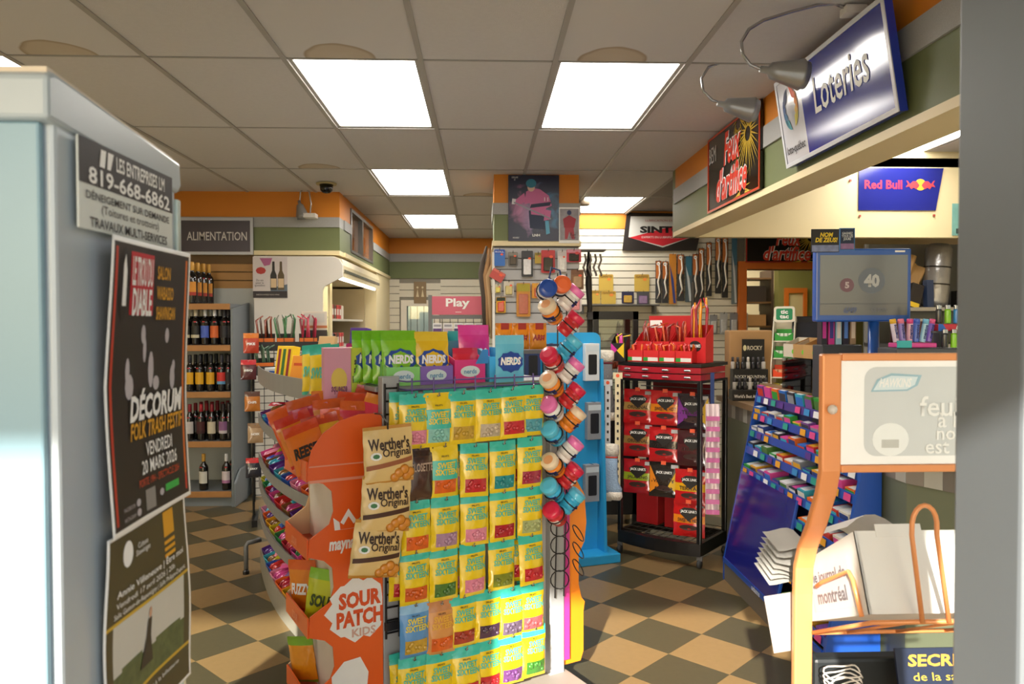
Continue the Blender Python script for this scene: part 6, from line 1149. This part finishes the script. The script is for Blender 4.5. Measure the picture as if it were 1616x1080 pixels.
# risers with gum tubes, lighters, vape boxes
rz_ = thing('counter_riser', 'grey counter riser behind the newspaper header sign', 'riser', (1.95, 3.2, CT)); MB().box(-.21, .25, -.06, .1, 0, .40).build('body', steel('#4a4e54', .5), rz_, bevel=.005)
mt = thing('tube_holder', 'pink and teal holder of gum tubes on the counter riser', 'holder', (1.84, 3.2, CT+.402)); MB().box(-.085, .085, -.04, .04, 0, .02).build('tray', mat('#d84a9a', .4), mt, bevel=.004); MB().box(-.09, -.03, -.05, -.04, 0, .03).build('front', mat('#3ab0b8', .4), mt)
for i in range(6):
    c = ('#e8b83a', '#e07a9a', '#d84a8a', '#4a6ad0', '#7ac0e8', '#e0609a')[i]; t = thing('gum_tube', '%s gum tube from left in the pink holder' % ORD[i], 'gum tube', (1.77+.028*i, 3.2, CT+.425), 0, 'gum tubes', R(random.uniform(-5, 5)), R(-8+4*i)); MB().lathe([(.012, 0), (.0125, .002), (.0125, .085), (.011, .088)], 12).build('tube', mat(('#d8cce0', '#9a8ad8', '#e0b0c8', '#5a7ad8', '#a8d8f0', '#8a6ad0')[i], .3, 0, 0, 1, .1, 30, .3), t, smooth=True); MB().lathe([(.013, .08), (.013, .098), (.011, .1)], 12).build('cap', mat(c, .3), t, smooth=True); text('mentos', .06, .013, ink('#28347a'), t, (0, -.0135, .045), rot=(0, R(-90), 0), bold=.04)
bc = thing('lighter_tray', 'red and blue lighter tray on a grey stand', 'tray', (2.035, 3.2, CT+.402)); MB().box(-.1, .11, -.03, .03, .07, .1).build('tray', mat('#c83040', .35), bc, bevel=.004); decal(bc, [(-.1, .07), (-.06, .07), (-.08, .1), (-.1, .1)], ink('#2f6ac8'), -.0305); decal(bc, rect(.07, .108, .072, .098), ink('#d8c84a'), -.0305); text('BIC', .05, .016, WHITE, bc, (.0, -.032, .085), shear=.2, bold=.05); MB().box(-.12, .12, -.02, .02, .062, .07).build('ledge', steel('#55585e'), bc); MB().box(-.09, -.06, -.02, .02, 0, .062).build('leg', steel('#55585e'), bc); MB().box(.06, .09, -.02, .02, 0, .062).build('leg', steel('#55585e'), bc)
for r_ in range(2):
    for i in range(5):
        c = ('#2a2a2e', '#8ad02a', '#2f8ae0', '#26262a', '#e04aa8')[i]; l = ('charcoal', 'lime', 'blue', 'black', 'pink')[i]
        t = thing('lighter', '%s lighter %s' % (l, ('standing in the red tray', 'on the riser below the red tray')[r_]), 'lighter', (1.955+.039*i, 3.2-.045*r_, CT+(.505 if r_ == 0 else .402)), 0, 'lighters'); MB().lathe([(.0135, 0), (.014, .003), (.014, .055), (.013, .06)], 10, M=Matrix.Scale(.7, 4, (0, 1, 0))).build('body', mat(c, .25, 0, 0, 1, .05, 9, .3), t, smooth=True); MB().box(-.01, .01, -.006, .006, .06, .078).build('metal_hood', CHROME, t, bevel=.002)
for i in range(5):
    c = ('#2a2a34', '#c82a8a', '#9ac4d8', '#2a2438', '#a88a6a')[i]; stdbox(c, .03, .05, .15, (1.675+.036*i, 3.68, CT+.402), 0, '%s slim vape box, %s from left beside the blue post' % (('black', 'magenta', 'pale blue', 'dark', 'tan')[i], ORD[i]), 0, ((-.3, .3, .2, .8, ('#c83a9a', '#3a3a8a', '#e8e0d8', '#5a8ad8', '#e8d8c0')[i]),), name='vape_box')
rz2 = thing('counter_riser', 'smaller grey riser carrying the vape boxes', 'riser', (1.75, 3.7, CT)); MB().box(-.1, .1, -.05, .06, .0, .40).build('body', steel('#3a3e44', .5), rz2, bevel=.005)
# back bar shelves
bb = thing('back_shelves', 'dark back shelf unit behind the till at the right', 'shelf unit', (3.25, 5.98, 0)); DG = steel('#5a5c5e', .5)
MB().box(0, 1.4, .4, .42, 0, 2.2).build('back_panel', steel('#77797a', .5), bb)
for z in (1.655, 1.36, 1.0): s = MB().box(0, 1.4, 0, .4, z-.03, z).build('shelf', DG, bb); MB().box(0, 1.4, -.012, 0, z-.03, z).build('edge', mat('#9a948a', .4), s)
for x in (0, .68, 1.38): MB().box(x, x+.02, .38, .4, 0, 2.2).build('upright', GREY, bb)
BR_ = kraft('#b8935e')
for k, (x, ry, h, w) in enumerate(((.05, 20, .44, .16), (.16, 28, .36, .14))): t = tag(MB().grid(lambda u, v: ((u-.5)*w*(1-.3*v), .02*math.sin(u*6), v*h), 6, 6).build('kraft_wrap', BR_, None, (3.27+x, 6.08+.06*k, 1.675), (0, R(ry), 0), smooth=True), ('large', 'small')[k]+' leaning brown paper sheet on the back shelf', 'paper'); s_ = t.modifiers.new('t', 'SOLIDIFY'); s_.thickness = .02
for k, x in enumerate((.45, .86)):
    t = thing('foil_roll', '%s tall silver foil wrapped roll on the back shelf' % ('left', 'right')[k], 'roll', (3.25+x, 6.12, 1.656 if k == 0 else 1.80), 0, 'foil rolls', 0, R(4)); h = .52 if k == 0 else .38; MB().lathe([(.02, 0), (.09, .01), (.1, .05), (.1, h-.04), (.07, h)], 14).build('roll', mat('#9b9a9a', .3, .5, .5, 25, .15, 15), t, smooth=True)
    for z in (h*.35, h*.62): MB().lathe([(.1025, 0), (.1025, .012)], 14, (0, 0, z)).build('strap', BLACK, t)
stdbox('#1f1d1c', .36, .2, .14, (4.1, 6.05, 1.656), 0, 'flat black equipment box under the right foil roll', 0, ((-.45, .2, .1, .3, '#4a4844'),), name='equipment_box'); stdbox('#2a3a5a', .06, .05, .22, (3.60, 6.0, 1.656), R(8), 'narrow blue carton beside the left foil roll', R(-3)); stdbox('#2a2422', .1, .04, .2, (3.46, 6.0, 1.656), 0, 'black and yellow folded pouch on the back shelf', R(-10), ((-.4, .4, 0, .2, '#d8b42a'),), name='pouch', roll=R(18))
for k in range(3): t = thing('dark_tin', 'dark red canister, %s from left on the middle back shelf' % ORD[k], 'canister', (3.34+.1*k, 6.05, 1.361), 0, 'dark canisters'); MB().lathe([(.04, 0), (.042, .005), (.042, .17), (.035, .18)], 14).build('can', mat('#4a1f1f', .35, 0, 0, 1, .2, 20), t, smooth=True); MB().lathe([(.036, .18), (.036, .2), (.03, .203)], 14).build('lid', mat('#b8b2ac' if k else '#2a2422', .3), t, smooth=True)
for k in range(5): stdbox(('#d8582a', '#24408a', '#c8a02a', '#3a3a3e', '#8a2a2a')[k], .09, .1, .1, (3.3+.13*k, 6.05, 1.001), 0, '%s small packet from left on the lowest back shelf' % ORD[k], 0, ((-.4, .4, .3, .7, '#d8d0c4'),), name='packet')
